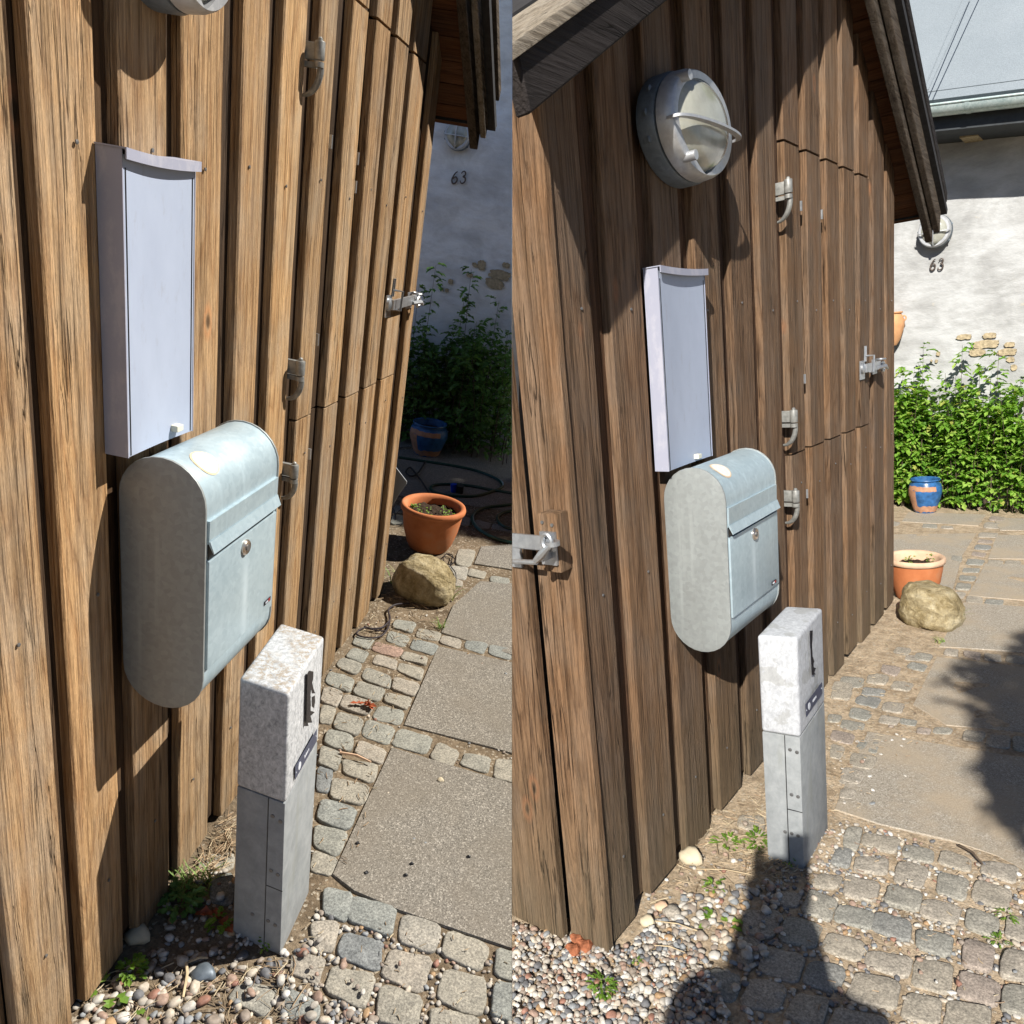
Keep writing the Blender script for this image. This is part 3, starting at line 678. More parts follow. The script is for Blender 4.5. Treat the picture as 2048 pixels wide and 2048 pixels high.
flatbox(YR, 'narrow lavender grey flat letter box with scuffed edge on the dark brown shed', 1.768, 2.036, 1.196, 1.718, .040, .003, 1.203, 1.935)

# ------------------------------------------------------------------ cable posts
def screwhead(c, ax1, ax2, nrm, r):
    n = 12; vs = []
    for h, rr in ((0, r), (.0015, r), (.002, r * .55)):
        for k in range(n): a = 2 * math.pi * k / n; vs.append(c + nrm * h + (ax1 * math.cos(a) + ax2 * math.sin(a)) * rr)
    return B().add(vs, [(j * n + k, j * n + (k + 1) % n, (j + 1) * n + (k + 1) % n, (j + 1) * n + k) for j in range(2) for k in range(n)] + [tuple(2 * n + k for k in range(n))])
def post(Y, label, gc, gl, gr, tcx, tl, tr, zt, fj, mat, labelq, slotq, seam, screws):
    A = Y.on(gc, 2, 0); Bl = Y.on(gl, 2, 0); D = Y.on(gr, 2, 0); Cc = Bl + D - A
    At = Y.on(tcx, 2, zt); Bt = Y.on(tl, 2, zt); Dt = Y.on(tr, 2, zt); Ct = Bt + Dt - At
    T = empty('cable_post', Y, (A.x, A.y, 0), label, 'bollard')
    cen = lambda f: [b_.lerp(t_, f) for b_, t_ in ((A, At), (D, Dt), (Cc, Ct), (Bl, Bt))]
    def scaled(q, k):
        m = sum(q, Vector()) / 4; return [m + (v - m) * k for v in q]
    low = scaled(cen(-.05), .985) + scaled(cen(fj), .985)
    smooth_sharp(obj('post', B().hexa(low), 'post_grey', Y, T, bevel=.004, seg=2))
    up = cen(fj + .002) + cen(1.0)
    smooth_sharp(obj('hood', B().hexa(up), mat, Y, T, bevel=.010, seg=3), 1.0)
    # frames of the two visible faces
    def face(p0, p1, q0, q1): # bilinear on front(-Y side) : left->right, bottom->top
        return lambda u, v: p0.lerp(p1, u).lerp(q0.lerp(q1, u), v)
    FL = face(scaled(cen(0), .985)[3], scaled(cen(0), .985)[0], scaled(cen(fj), .985)[3], scaled(cen(fj), .985)[0])
    n1 = (FL(1, 0) - FL(0, 0)).cross(FL(0, 1) - FL(0, 0)).normalized()
    if n1.y > 0: n1 = -n1
    e1 = (FL(1, .5) - FL(0, .5)).normalized(); e2 = (FL(.5, 1) - FL(.5, 0)).normalized()
    g = B(); u = seam; w = .0011
    for (u0, v0, u1, v1) in ((u, .0, u, 1.0), (u, .44, 1.0, .44)):
        a = FL(u0, v0); b = FL(u1, v1); dd = (b - a).normalized(); pp = dd.cross(n1) * w
        g.hexa([a - pp - n1 * .001, a + pp - n1 * .001, b + pp - n1 * .001, b - pp - n1 * .001, a - pp + n1 * .0006, a + pp + n1 * .0006, b + pp + n1 * .0006, b - pp + n1 * .0006])
    obj('panel_joint', g, 'dark_plastic', Y, T)
    for (su, sv) in screws: obj('screw', screwhead(FL(su, sv), e1, e2, n1, .0052), 'screw', Y, T)
    # street face (+X): label and torn black tape
    n2 = (D - A).cross(At - A).normalized(); n2 = n2 if n2.x > 0 else -n2
    def patch(nm, q, m, lift, par=T):
        P = [Y.onp(p, A, n2) for p in q]; n = len(P)
        vs = [p + n2 * (lift - .0006) for p in P] + [p + n2 * lift for p in P]
        o = obj(nm, B().add(vs, [tuple(range(n)), tuple(range(n, 2 * n))] + [(i, (i + 1) % n, n + (i + 1) % n, n + i) for i in range(n)]), m, Y, None, base=T['_base'])
        o.parent = par; o.matrix_local = Matrix.Identity(4); return o
    q = labelq; lab = patch('label_plate', q, 'navy', .0022)
    def on(u, v):
        a = Vector(q[0]).lerp(Vector(q[1]), u); b = Vector(q[3]).lerp(Vector(q[2]), u); return tuple(a.lerp(b, v))
    # pale globe and a short line of print, unreadable in the photograph
    patch('label_emblem', [on(.20 + .065 * math.cos(t_), .5 + .27 * math.sin(t_)) for t_ in [i * math.pi / 8 for i in range(16)]], 'print_white', .0029, lab)
    for (ua, ub) in ((.42, .47), (.485, .53), (.545, .575), (.60, .63)):
        patch('label_print', [on(ua, .42), on(ub, .42), on(ub, .60), on(ua, .60)], 'print_white', .0029, lab)
    patch('label_rivet', [on(.04 + .012 * math.cos(t_), .55 + .06 * math.sin(t_)) for t_ in [i * math.pi / 4 for i in range(8)]], 'print_white', .0029, lab)
    patch('label_rivet', [on(.955 + .012 * math.cos(t_), .45 + .06 * math.sin(t_)) for t_ in [i * math.pi / 4 for i in range(8)]], 'print_white', .0029, lab)
    for poly in slotq: patch('torn_tape', poly, 'black_sticker', .0022)
    return T
cb = lambda x, y: (440 + x * .1708, 1230 + y * .1708)
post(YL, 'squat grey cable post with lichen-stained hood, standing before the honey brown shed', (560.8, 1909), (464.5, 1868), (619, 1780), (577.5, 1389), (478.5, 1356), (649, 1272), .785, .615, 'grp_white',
     [(588.6, 1533.2), (632, 1458), (632, 1481.5), (588.6, 1559.6)],
     [[cb(1015, 680), cb(1035, 650), cb(1085, 660), cb(1082, 740), cb(1070, 790), cb(1085, 860), cb(1105, 915), cb(1068, 918), cb(1058, 860), cb(1050, 930), cb(1052, 1120), cb(1100, 1135), cb(1050, 1180), cb(1070, 1258), cb(1015, 1262), cb(1000, 1300)],
      [cb(1066, 960), cb(1100, 940), cb(1104, 1010), cb(1092, 1090), cb(1066, 1070)]],
     .66, [(.76, .90), (.92, .885), (.76, .55), (.90, .54), (.40, .20), (.73, .20), (.88, .19)])
cr = lambda x, y: (1500 + x * .1604, 1190 + y * .1604)
post(YR, 'squat grey cable post with clean white hood, standing before the dark brown shed', (1608.5, 1739), (1534.5, 1716), (1657, 1655), (1594, 1277), (1514, 1271), (1645, 1216), .713, .585, 'grp_clean',
     [cr(683, 1360), cr(887, 1085), cr(893, 1225), cr(692, 1520)],
     [[cr(737, 445), cr(772, 440), cr(770, 560), cr(765, 640), cr(772, 760), cr(795, 830), cr(782, 850), cr(785, 900), cr(815, 910), cr(790, 960), cr(810, 990), cr(763, 995), cr(755, 800), cr(742, 600)]],
     .60, [(.73, .90), (.91, .89), (.73, .56), (.90, .555), (.52, .255), (.70, .255), (.87, .25)])

# ------------------------------------------------------------------ bulkhead lamps
def lamp(Y, label, cx, cy, cz, ry, rz, fn=None, dome=.12, group=None):
    """built with X out of the wall; fn maps it onto another wall"""
    fn = fn or (lambda v: Vector((cx, cy, cz)) + v)
    base = fn(Vector((0, 0, 0)))
    T = empty('wall_lamp', Y, base, label, 'wall lamp', group)
    k = dome / .12
    def part(nm, b, m, a=.7, par=T):
        mapped(b, fn); o = obj(nm, b, m, Y, None, base=T['_base']); o.parent = par; o.matrix_local = Matrix.Identity(4); smooth_sharp(o, a); return o
    bk = part('back_plate', B().lathe([(1.0, 0), (1.03, .004 * k), (1.03, .040 * k), (1.0, .050 * k), (.94, .052 * k)], (0, 0, 0), 'X', ry, rz, 48), 'lamp_back')
    for a in (2.6, 3.05, 3.5, .3, 5.6):
        part('rivet', B().lathe([(.009, 0), (.009, .003), (.005, .005)], (.030 * k, ry * 1.025 * math.cos(a), rz * 1.025 * math.sin(a)), 'X', n=10), 'lamp_back', par=bk)
    ring = B(); NN = 64; prof = [(.94, .050, 0), (1.0, .056, 0), (.985, .078, 0), (.95, .092, 0), (.925, .096, 0), (0, .096, 1), (-.015, .070, 1)]
    for (r_, h_, inn) in prof:
        for i in range(NN):
            a = 2 * math.pi * i / NN; c__, s__ = math.cos(a), math.sin(a)
            if inn:
                lo = ((abs(c__) / .80) ** 1.3 + (abs(s__) / .93) ** 1.3) ** (-1 / 1.3); q = .79 if s__ >= 0 else lo; q = q + r_ if r_ else q
            else: q = r_
            ring.v.append((h_ * k, ry * q * c__, rz * q * s__))
    for j in range(len(prof) - 1):
        for i in range(NN): a = j * NN; c2 = a + NN; ring.f.append((a + i, a + (i + 1) % NN, c2 + (i + 1) % NN, c2 + i))
    part('guard_ring', ring, 'cast_alu', .8)
    n = 10; prof = [(.88 * math.cos(i / n * math.pi / 2) ** .75, (.062 + .064 * math.sin(i / n * math.pi / 2)) * k) for i in range(n)] + [(.02, .126 * k)]
    part('glass', B().lathe(prof, (0, 0, 0), 'X', ry, rz, 40, False, True), 'lamp_glass', 1.5)
    def rib(pts, w, th, vertical):
        b = B(); m = len(pts)
        for (x, y, z) in pts:
            for (dx, dt) in ((-w / 2, -th / 2), (w / 2, -th / 2), (w / 2, th / 2), (-w / 2, th / 2)):
                b.v.append((x + dx, y + (dt if vertical else 0), z + (0 if vertical else dt)))
        for i in range(m - 1):
            a = 4 * i; c = a + 4
            b.f += [(a + j, a + (j + 1) % 4, c + (j + 1) % 4, c + j) for j in range(4)]
        b.f += [(0, 1, 2, 3), tuple(range(4 * m - 4, 4 * m))]
        return b
    N = 18
    H = [((.092 + .046 * math.sin(math.pi * i / N) ** .7) * k, ry * 1.0 * math.cos(math.pi * (1 - i / N)), -rz * .10) for i in range(N + 1)]
    part('guard_rib', rib(H, .016 * k, .0065, False), 'cast_alu')
    V = [((.092 + .050 * math.sin(math.pi * i / N) ** .7) * k, 0, rz * .97 * math.cos(math.pi * (i / N))) for i in range(N + 1)]
    if fn(Vector((1, 0, 0))).x - fn(Vector((0, 0, 0))).x < .5: part('guard_rib', rib(V, .014 * k, .008, True), 'cast_alu')   # only the cross-guard lamps have an upright rib
    else:
        for (y, z) in ((-.62 * ry, .66 * rz), (-.55 * ry, -.70 * rz)):
            part('screw_lug', B().tube([(.06 * k, y, z), (.118 * k, y, z)], .0125 * k, 14), 'cast_alu')
    return T
lamp(YR, 'large round bulkhead lamp with half guard, high on the dark brown shed', -.002, 1.965, 2.067, .186, .132, dome=.118)
lamp(YL, 'large bulkhead lamp cut off by the top edge on the honey brown shed', -.002, 1.350, 2.156, .115, .133, dome=.12)

# ------------------------------------------------------------------ house number 63 behind
def house(Y, label, y0, xa, xb, ztop, bricks, mat='plaster'):
    base = (0, y0, 0)
    T = empty('house', Y, base, label, 'house')
    nx, nz = 120, 50
    vs = []; fs = []
    for i in range(nx + 1):
        for j in range(nz + 1):
            x = xa + (xb - xa) * i / nx; z = -.3 + (ztop + .3) * j / nz
            d = noise.fractal(Vector((x * 1.6, z * 2.2, 3.1)), 1.0, 2.0, 4) * .016
            vs.append((x, y0 - d, z))
    for i in range(nx):
        for j in range(nz): a = i * (nz + 1) + j; fs.append((a, a + nz + 1, a + nz + 2, a + 1))
    o = obj('wall', B().add(vs, fs), mat, Y, T, smooth=True)
    obj('side_wall', B().box(xa, xb, y0 + .03, y0 + 4.0, -.3, ztop), mat, Y, T)
    for q in bricks:
        P = [Y.on(p, 1, y0 - .004) for p in q]; cx = sum(p.x for p in P) / len(P); cz = sum(p.z for p in P) / len(P)
        outl = []
        hw = max(abs(p.x - cx) for p in P); hh = max(abs(p.z - cz) for p in P); n = 44; sd = cx * 7 + cz * 13
        for i in range(n):
            a = 2 * math.pi * i / n; c_, s_ = math.cos(a), math.sin(a); e = 3.2
            r = (abs(c_) ** e + abs(s_) ** e) ** (-1 / e) * (1 + .22 * noise.noise(Vector((math.cos(a) * 2.2, math.sin(a) * 2.2, sd))) + .16 * noise.noise(Vector((math.cos(a) * 8, math.sin(a) * 8, sd + 3))))
            outl.append(Vector((cx + hw * r * c_, y0 - .017, cz + hh * r * s_)))
        obj('exposed_brick', B().prism(outl, (0, .03, 0)), 'old_brick', Y, T)
    return T
rp = lambda a, b, c, d: [(1536 + a * .265, 400 + b * .265), (1536 + c * .265, 400 + b * .265), (1536 + c * .265, 400 + d * .265), (1536 + a * .265, 400 + d * .265)]
lp = lambda a, b, c, d: [(500 + a * .265, 400 + b * .265), (500 + c * .265, 400 + b * .265), (500 + c * .265, 400 + d * .265), (500 + a * .265, 400 + d * .265)]
HR = house(YR, 'whitewashed house in bright sun with felt roof and zinc gutter behind the dark shed', 7.1, -3.2, 5.5, 3.05,
      [rp(1545, 1065, 1740, 1110), rp(1425, 1018, 1535, 1048), rp(1622, 1008, 1722, 1038), rp(1520, 1128, 1640, 1172), rp(1735, 1125, 1875, 1168), rp(1785, 1076, 1862, 1105), rp(1800, 1185, 1862, 1220), rp(1835, 1243, 1880, 1285), rp(1272, 1145, 1300, 1175), rp(1262, 1205, 1282, 1228), rp(1228, 1205, 1240, 1228)])
HL = house(YL, 'whitewashed house wall in blue shade behind the honey brown shed', 6.25, -4.5, 3.0, 4.2, mat='plaster_shade_lift', bricks=
      [lp(1720, 460, 1775, 520), lp(1680, 475, 1712, 500), lp(1810, 540, 1960, 590), lp(1780, 605, 1915, 655), lp(1905, 478, 1960, 506), lp(1498, 600, 1530, 630), lp(1474, 670, 1498, 694), lp(1443, 663, 1458, 685), lp(1635, 552, 1680, 574)])
# roof, gutter and eave of the right-hand house
g1 = YR.on((1853, 222), 1, 6.5); g2 = YR.on((2048, 199), 1, 6.5); gd = (g2 - g1) / (g2.x - g1.x)
G0 = g1 + gd * (-3.0 - g1.x); G1 = g1 + gd * (5.5 - g1.x)
up = Vector((0, math.cos(math.radians(50)), math.sin(math.radians(50))))
nr = Vector((0, -up.z, up.y))
RF = empty('roof', YR, HR['_base']); RF.parent = HR; RF.matrix_local = Matrix.Identity(4)
a0 = G0 + Vector((0, .03, .075)); a1 = G1 + Vector((0, .03, .075))
c = [a0, a1, a1 + up * 4.4, a0 + up * 4.4]
obj('roof_slope', B().hexa([v - nr * .05 for v in c] + c), 'roof_felt', YR, RF)
for s_ in (.085,): obj('felt_seam', B().hexa([a0 + up * s_, a1 + up * s_, a1 + up * (s_ + .012), a0 + up * (s_ + .012), a0 + up * s_ + nr * .006, a1 + up * s_ + nr * .006, a1 + up * (s_ + .012) + nr * .006, a0 + up * (s_ + .012) + nr * .006]), 'roof_felt', YR, RF)
for q0, q1 in (((1851, 172), (1917, 16)), ((1856, 180), (1933, 12)), ((1895, 192), (1895, 192))):
    if q0 == q1: continue
    A_ = YR.onp(q0, a0, nr); B_ = YR.onp(q1, a0, nr); B_ = A_ + (B_ - A_) * 1.6
    obj('felt_seam', B().tube([A_ + nr * .001, B_ + nr * .001], .004, 6), 'roof_felt', YR, RF)
Gt = B(); N = 10; vs = []
for P_ in (G0, G1):
    for r in (.066, .062):
        for i in range(N + 1): a = math.pi + math.pi * i / N; vs.append(P_ + Vector((0, r * math.cos(a), r * math.sin(a) + .02)))
M_ = N + 1; fs = []
for i in range(N):
    fs += [(i, i + 1, 2 * M_ + i + 1, 2 * M_ + i), (M_ + i, 3 * M_ + i, 3 * M_ + i + 1, M_ + i + 1)]
fs += [(0, 2 * M_, 3 * M_, M_), (N, M_ + N, 3 * M_ + N, 2 * M_ + N)]
Gt.add(vs, fs); Gt.tube([G0 + Vector((0, -.066, .024)), G1 + Vector((0, -.066, .024))], .009, 8)
smooth_sharp(obj('gutter', Gt, 'gutter', YR, HR), .9)
gm = g1 + gd * .12
J = B(); J.lathe([(.070, -.012), (.070, .012)], (0, 0, 0), 'X', n=20)
jx = YR.on((1937, 212), 1, 6.5)
Jb = B(); vs = []
for sx in (-.014, .014):
    for i in range(N + 1): a = math.pi + math.pi * i / N; vs.append(Vector((jx.x + sx, jx.y + .0695 * math.cos(a), (g1 + gd * (jx.x + sx - g1.x)).z + .0695 * math.sin(a) + .02)))
Jb.add(vs, [(i, i + 1, M_ + i + 1, M_ + i) for i in range(N)]); smooth_sharp(obj('gutter_joint', Jb, 'gutter', YR, HR), .9)
d0 = Vector((0, .075, -.10)); d1 = Vector((0, .13, .06)); d2 = Vector((0, .60, -.06)); d3 = Vector((0, .60, -.03))
obj('eave_board', B().hexa([G0 + Vector((0, .07, -.13)), G1 + Vector((0, .07, -.13)), G1 + Vector((0, .62, -.13)), G0 + Vector((0, .62, -.13)), G0 + Vector((0, .07, .06)), G1 + Vector((0, .07, .06)), G1 + Vector((0, .62, .06)), G0 + Vector((0, .62, .06))]), 'fascia_dark', YR, HR)
bq = [YR.on(p, 1, 6.86) for p in ((1919, 267), (1956, 263), (1956, 271), (1919, 276))]
obj('brick', B().prism(bq, (0, .26, 0)), 'old_brick', YR, HR)
# 63 in iron figures
def digits(Y, label, y0, q):
    """q = pixel boxes of the two figures: bottom-left, bottom-right, top-left"""
    P6 = [(.80, .99), (.62, .95), (.42, .80), (.22, .55), (.12, .30), (.22, .08), (.46, 0), (.72, .12), (.84, .34), (.74, .52), (.54, .57), (.36, .50), (.24, .36)]
    P3 = [(.16, .80), (.34, .95), (.58, .98), (.74, .84), (.68, .66), (.46, .55), (.72, .47), (.82, .28), (.68, .08), (.42, 0), (.2, .07), (.12, .22)]
    base = Y.on(q[0][0], 1, y0)
    T = empty('house_number', Y, (base.x, y0, base.z), label, 'house number')
    for nm, P, (bl, br, tl) in (('digit_six', P6, q[0]), ('digit_three', P3, q[1])):
        O = Y.on(bl, 1, y0 - .02); U = Y.on(br, 1, y0 - .02) - O; V = Y.on(tl, 1, y0 - .02) - O
        pts = [O + U * a + V * b for a, b in P]; h = V.length
        # smooth
        sm = []
        for i in range(len(pts) - 1):
            p0 = pts[max(0, i - 1)]; p1 = pts[i]; p2 = pts[i + 1]; p3 = pts[min(len(pts) - 1, i + 2)]
            for k in range(4):
                t_ = k / 4; sm.append(.5 * ((2 * p1) + (p2 - p0) * t_ + (2 * p0 - 5 * p1 + 4 * p2 - p3) * t_ * t_ + (3 * p1 - p0 - 3 * p2 + p3) * t_ ** 3))
        sm.append(pts[-1]); n = len(sm)
        rr = [h * (.045 + .035 * math.sin(math.pi * (i / (n - 1)))) for i in range(n)]
        smooth_sharp(obj(nm, B().tube(sm, rr, 8, flat=.9), 'digit_iron', Y, T))
digits(YR, 'dark house number 63 on the sunlit white wall', 7.1, [((1858.5, 541), (1872, 540), (1860.5, 519)), ((1873.5, 540), (1888, 539), (1876, 517.5))])
digits(YL, 'dark house number 63 on the shaded bluish wall', 6.25, [((901, 367), (915.5, 367.5), (904, 343)), ((918, 366.5), (932.5, 367), (921, 342))])
wc = YR.on((1872, 463), 1, 7.08)
lamp(YR, 'round cross-guard lamp above the number on the sunlit white house', 0, 0, 0, .117, .125, lambda v, w=wc: Vector((w.x + v.y, w.y - v.x, w.z + v.z)), .11)
wc2 = YL.on((918, 271), 1, 6.23)
lamp(YL, 'round cross-guard lamp above the number on the shaded house wall', 0, 0, 0, .100, .108, lambda v, w=wc2: Vector((w.x + v.y, w.y - v.x, w.z + v.z)), .10)
# terracotta wall planter
pc = YR.on((1779, 655), 1, 7.02)
W_ = empty('wall_planter', YR, (pc.x, 7.05, pc.z - .13), 'terracotta pot hung on the white wall, half hidden by the dark brown shed', 'wall pot')
smooth_sharp(obj('pot', B().lathe([(.055, -.15), (.085, -.10), (.112, 0), (.115, .05), (.095, .09), (.088, .105), (.10, .112), (.10, .122), (.088, .122), (.085, .10)], (pc.x, pc.y, pc.z), n=36), 'terracotta_wall', YR, W_), .6)
smooth_sharp(obj('handle', B().tube([(pc.x + .108 + .018 * math.cos(a), pc.y, pc.z + .065 + .02 * math.sin(a)) for a in [i * math.pi / 6 for i in range(12)]], .006, 8, closed=True), 'terracotta_wall', YR, W_))

# ------------------------------------------------------------------ ground, slabs, cobbles
GSEED = {1: 11.0, -1: 4.0}
def gz(Y, x, y):
    return -.0035 + .006 * noise.fractal(Vector((x * 3, y * 3, GSEED[Y.sign])), 1.0, 2.0, 4)
def ground(Y, mat, x0, x1, y0, y1, res):
    nx = int((x1 - x0) / res); ny = int((y1 - y0) / res); vs = []; fs = []
    for i in range(nx + 1):
        for j in range(ny + 1):
            x = x0 + (x1 - x0) * i / nx; y = y0 + (y1 - y0) * j / ny; z = gz(Y, x, y)
            if x < -.02: z -= 0.0
            vs.append((x, y, z))
    for i in range(nx):
        for j in range(ny): a = i * (ny + 1) + j; fs.append((a, a + ny + 1, a + ny + 2, a + 1))
    o = fast('ground', vs, fs, mat, Y, smooth=True); props(o, ('trodden brown soil between stones in the left yard' if Y.sign < 0 else 'sandy soil between stones in the right yard'), 'ground', None, 'structure'); return o
ground(YL, 'soil_left', -1.6, 2.6, -.6, 6.3, .025); ground(YR, 'soil_right', -1.6, 3.6, -.6, 7.15, .028)
def apron(Y, mat):
    b = B().box(-9, 12, -9, 9.5, -.3, -.045); o = obj('ground', b, mat, Y); props(o, 'wider bare ground around the yard', 'ground', None, 'structure')
apron(YL, 'soil_left'); apron(YR, 'soil_right')

def poly_area(P): return .5 * sum(P[i][0] * P[(i + 1) % len(P)][1] - P[(i + 1) % len(P)][0] * P[i][1] for i in range(len(P)))
def slab(Y, T, px, mat, h=.004):
    P = [Y.on(p, 2, 0) for p in px]; P = [(p.x, p.y) for p in P]
    if poly_area(P) < 0: P = P[::-1]
    n = len(P); vs = []; fs = []
    rows = []
    for (k, z) in ((0, -.04), (0, h - .004), (1, h)):
        rows.append([(x, y, z) for x, y in (P if not k else [(lambda a, c_, m: (a[0] + (m[0] - a[0]) * .008, a[1] + (m[1] - a[1]) * .008))(p, 0, (sum(q[0] for q in P) / n, sum(q[1] for q in P) / n)) for p in P])])
    for r in rows: vs += r
    for j in range(2):
        for i in range(n): fs.append((j * n + i, j * n + (i + 1) % n, (j + 1) * n + (i + 1) % n, (j + 1) * n + i))
    fs.append(tuple(2 * n + i for i in range(n)))
    return obj('paving_slab', B().add(vs, fs), mat, Y, T)
QUADS = {-1: [], 1: []}
def cobble(Y, T, px, mat, h=.005, shrink=1.06, flat=0.0):
    P = [Y.on(p, 2, h * .6) for p in px]; P = [Vector((p.x, p.y)) for p in P]
    if poly_area([(p.x, p.y) for p in P]) < 0: P = [P[0], P[3], P[2], P[1]]
    c = sum(P, Vector((0, 0))) / 4; P = [c + (p - c) * shrink for p in P]
    QUADS[Y.sign].append([(p.x, p.y) for p in P])
    size = ((P[1] - P[0]).length + (P[2] - P[1]).length) / 2
    N = 24; rings = [(1.0, -.035), (1.0, -.006), (.99, -.002 + h * .4), (.965, h * .8), (.90, h), (.45, h * 1.02)]
    tilt = Vector((random.uniform(-1, 1), random.uniform(-1, 1))) * .035; dz = random.uniform(-.003, .0025); sd = random.random() * 90
    vs = []; ex = random.uniform(4.5, 9.0)
    for (k, z) in rings:
        for i in range(N):
            a = 2 * math.pi * (i + .5) / N; ca, sa = math.cos(a), math.sin(a)
            m = (abs(ca) ** ex + abs(sa) ** ex) ** (-1 / ex); u, v = m * ca, m * sa
            u = (u * k + 1) / 2; v = (v * k + 1) / 2
            q = (P[0] * (1 - u) + P[1] * u) * (1 - v) + (P[3] * (1 - u) + P[2] * u) * v
            w = noise.noise(Vector((q.x * 30, q.y * 30, sd))) * .05 * size * min(1, k * k)
            d = (q - c); q = q + (d.normalized() * w if d.length > 0 else d)
            zz = z + dz + tilt.dot(q - c) + (noise.noise(Vector((q.x * 42, q.y * 42, sd + 5))) * .0028 if z > -.005 else 0)
            vs.append((q.x, q.y, zz))
    vs.append((c.x, c.y, h * 1.1 + dz + noise.noise(Vector((c.x * 42, c.y * 42, sd + 5))) * .003)); fs = []
    for j in range(len(rings) - 1):
        for i in range(N): fs.append((j * N + i, j * N + (i + 1) % N, (j + 1) * N + (i + 1) % N, (j + 1) * N + i))
    L = len(rings) - 1
    for i in range(N): fs.append((L * N + i, L * N + (i + 1) % N, len(vs) - 1))
    o = obj('cobblestone', B().add(vs, fs), mat, Y, T, smooth=True); return o
TL = empty('pavement', YL, (0, 2, 0), 'granite setts and pebbled concrete slabs of the left yard', 'pavement', None, 'structure')
TR = empty('pavement', YR, (0, 2, 0), 'granite setts and sanded concrete slabs of the right yard', 'pavement', None, 'structure')
def conv(ox, oy, s, Q): return [[(ox + x * s, oy + y * s) for x, y in q] for q in Q]
QA = [[(820,60),(1050,90),(1010,215),(830,150)],[(760,180),(1000,235),(950,360),(740,310)],[(680,330),(910,395),(855,530),(650,465)],[(640,500),(850,545),(780,700),(630,640)],[(625,670),(780,720),(735,830),(600,800)],[(655,105),(755,130),(720,275),(640,260)],
[(700,920),(885,960),(840,1135),(690,1080)],[(890,975),(1165,1050),(1125,1235),(860,1130)],[(1225,1095),(1470,1165),(1420,1345),(1195,1265)],[(1530,1200),(1790,1290),(1740,1465),(1480,1360)],[(840,1215),(1085,1270),(1050,1470),(780,1365)],[(600,1150),(790,1150),(750,1340),(640,1330)],[(1150,1320),(1410,1390),(1340,1610),(1080,1500)],[(1510,1450),(1775,1530),(1740,1770),(1450,1660)],[(490,1360),(695,1380),(655,1550),(470,1480)],[(760,1440),(1030,1500),(950,1720),(700,1600)],[(1080,1560),(1350,1660),(1300,1850),(1040,1800)],[(1850,1320),(2060,1380),(2040,1560),(1840,1500)],[(1840,1550),(2060,1600),(2040,1820),(1810,1760)],[(410,1560),(660,1690),(640,1810),(460,1780)],[(130,1560),(370,1570),(300,1770),(60,1660)],[(1420,1715),(1710,1790),(1690,1900),(1400,1880)],[(-130,705),(85,680),(85,795),(-140,800)],[(-60,840),(85,830),(85,1030),(-60,1010)]]
QB = [[(790,270),(975,300),(930,390),(760,340)],[(735,370),(920,430),(860,525),(700,460)],[(610,475),(860,545),(800,620),(570,545)],[(620,585),(805,640),(790,730),(570,670)],[(870,565),(1075,620),(1055,690),(840,630)],[(1010,350),(1200,390),(1190,465),(970,430)],[(960,450),(1175,510),(1130,600),(920,540)],[(825,665),(1050,720),(1010,830),(810,740)],[(430,420),(590,450),(530,540),(390,490)],[(390,530),(545,570),(480,665),(330,610)],[(300,615),(480,680),(420,780),(240,695)],[(520,700),(745,790),(730,900),(480,810)],[(780,800),(1005,860),(960,970),(750,900)],[(180,745),(410,810),(360,930),(140,850)],[(450,840),(690,910),(620,1020),(400,950)],[(130,880),(310,940),(240,1070),(100,1020)],[(700,945),(935,990),(880,1095),(690,1020)],[(330,960),(590,1040),(520,1150),(275,1070)],[(640,1060),(870,1120),(820,1240),(575,1170)],[(110,1055),(245,1080),(190,1225),(90,1210)],[(260,1115),(495,1190),(430,1340),(215,1260)],[(530,1190),(775,1270),(720,1420),(475,1330)],[(170,1280),(405,1350),(370,1480),(130,1410)],[(820,1270),(1130,1350),(1060,1510),(760,1420)],[(1180,1400),(1370,1480),(1310,1620),(1100,1540)],[(1430,1490),(1665,1540),(1630,1680),(1390,1600)],[(1720,1540),(1930,1580),(1900,1770),(1690,1720)],[(460,1380),(700,1470),(660,1600),(410,1500)],[(100,1430),(300,1500),(240,1650),(80,1600)],[(1215,420),(1390,450),(1380,545),(1195,490)],[(1440,460),(1635,500),(1590,590),(1425,540)],[(1660,505),(1850,540),(1850,640),(1645,585)],[(1880,550),(2050,590),(2040,690),(1870,640)]]
QC = [[(760,1240),(930,1250),(870,1410),(730,1390)],[(640,1410),(850,1420),(830,1540),(700,1520)],[(870,1430),(1030,1465),(1000,1530),(850,1500)],[(1080,1500),(1250,1530),(1240,1590),(1060,1560)],[(730,1530),(800,1560),(790,1610),(720,1600)],[(800,940),(880,955),(860,1030),(790,1010)],[(920,960),(1070,1000),(1060,1050),(930,1040)],[(1100,1000),(1290,1040),(1290,1090),(1080,1055)],[(150,830),(230,840),(225,900),(120,890)],[(130,915),(230,925),(225,1000),(100,1000)]]
for q in conv(440, 1500, .3002, QA): cobble(YL, TL, q, 'cobble_left', .005, 1.13)
for q in conv(620, 1180, .2174, QB) + conv(760, 840, .207, QC): cobble(YL, TL, q, 'cobble_left', .004, 1.10)
for px in ([(783,1495),(1100,1590),(1100,1925),(900,1857),(800,1823),(707,1783),(664,1750)], [(876,1293),(1100,1342),(1100,1530),(985,1497),(807,1451)],
           [(882,1266),(905,1213),(960,1163),(1100,1172),(1100,1335)], [(948,1128),(962,1094),(1100,1084),(1100,1152)],
           [(700,905),(1100,885),(1100,1035),(930,1010),(740,985)], [(700,850),(1100,838),(1100,880),(700,900)]): slab(YL, TL, px, 'slab_left')
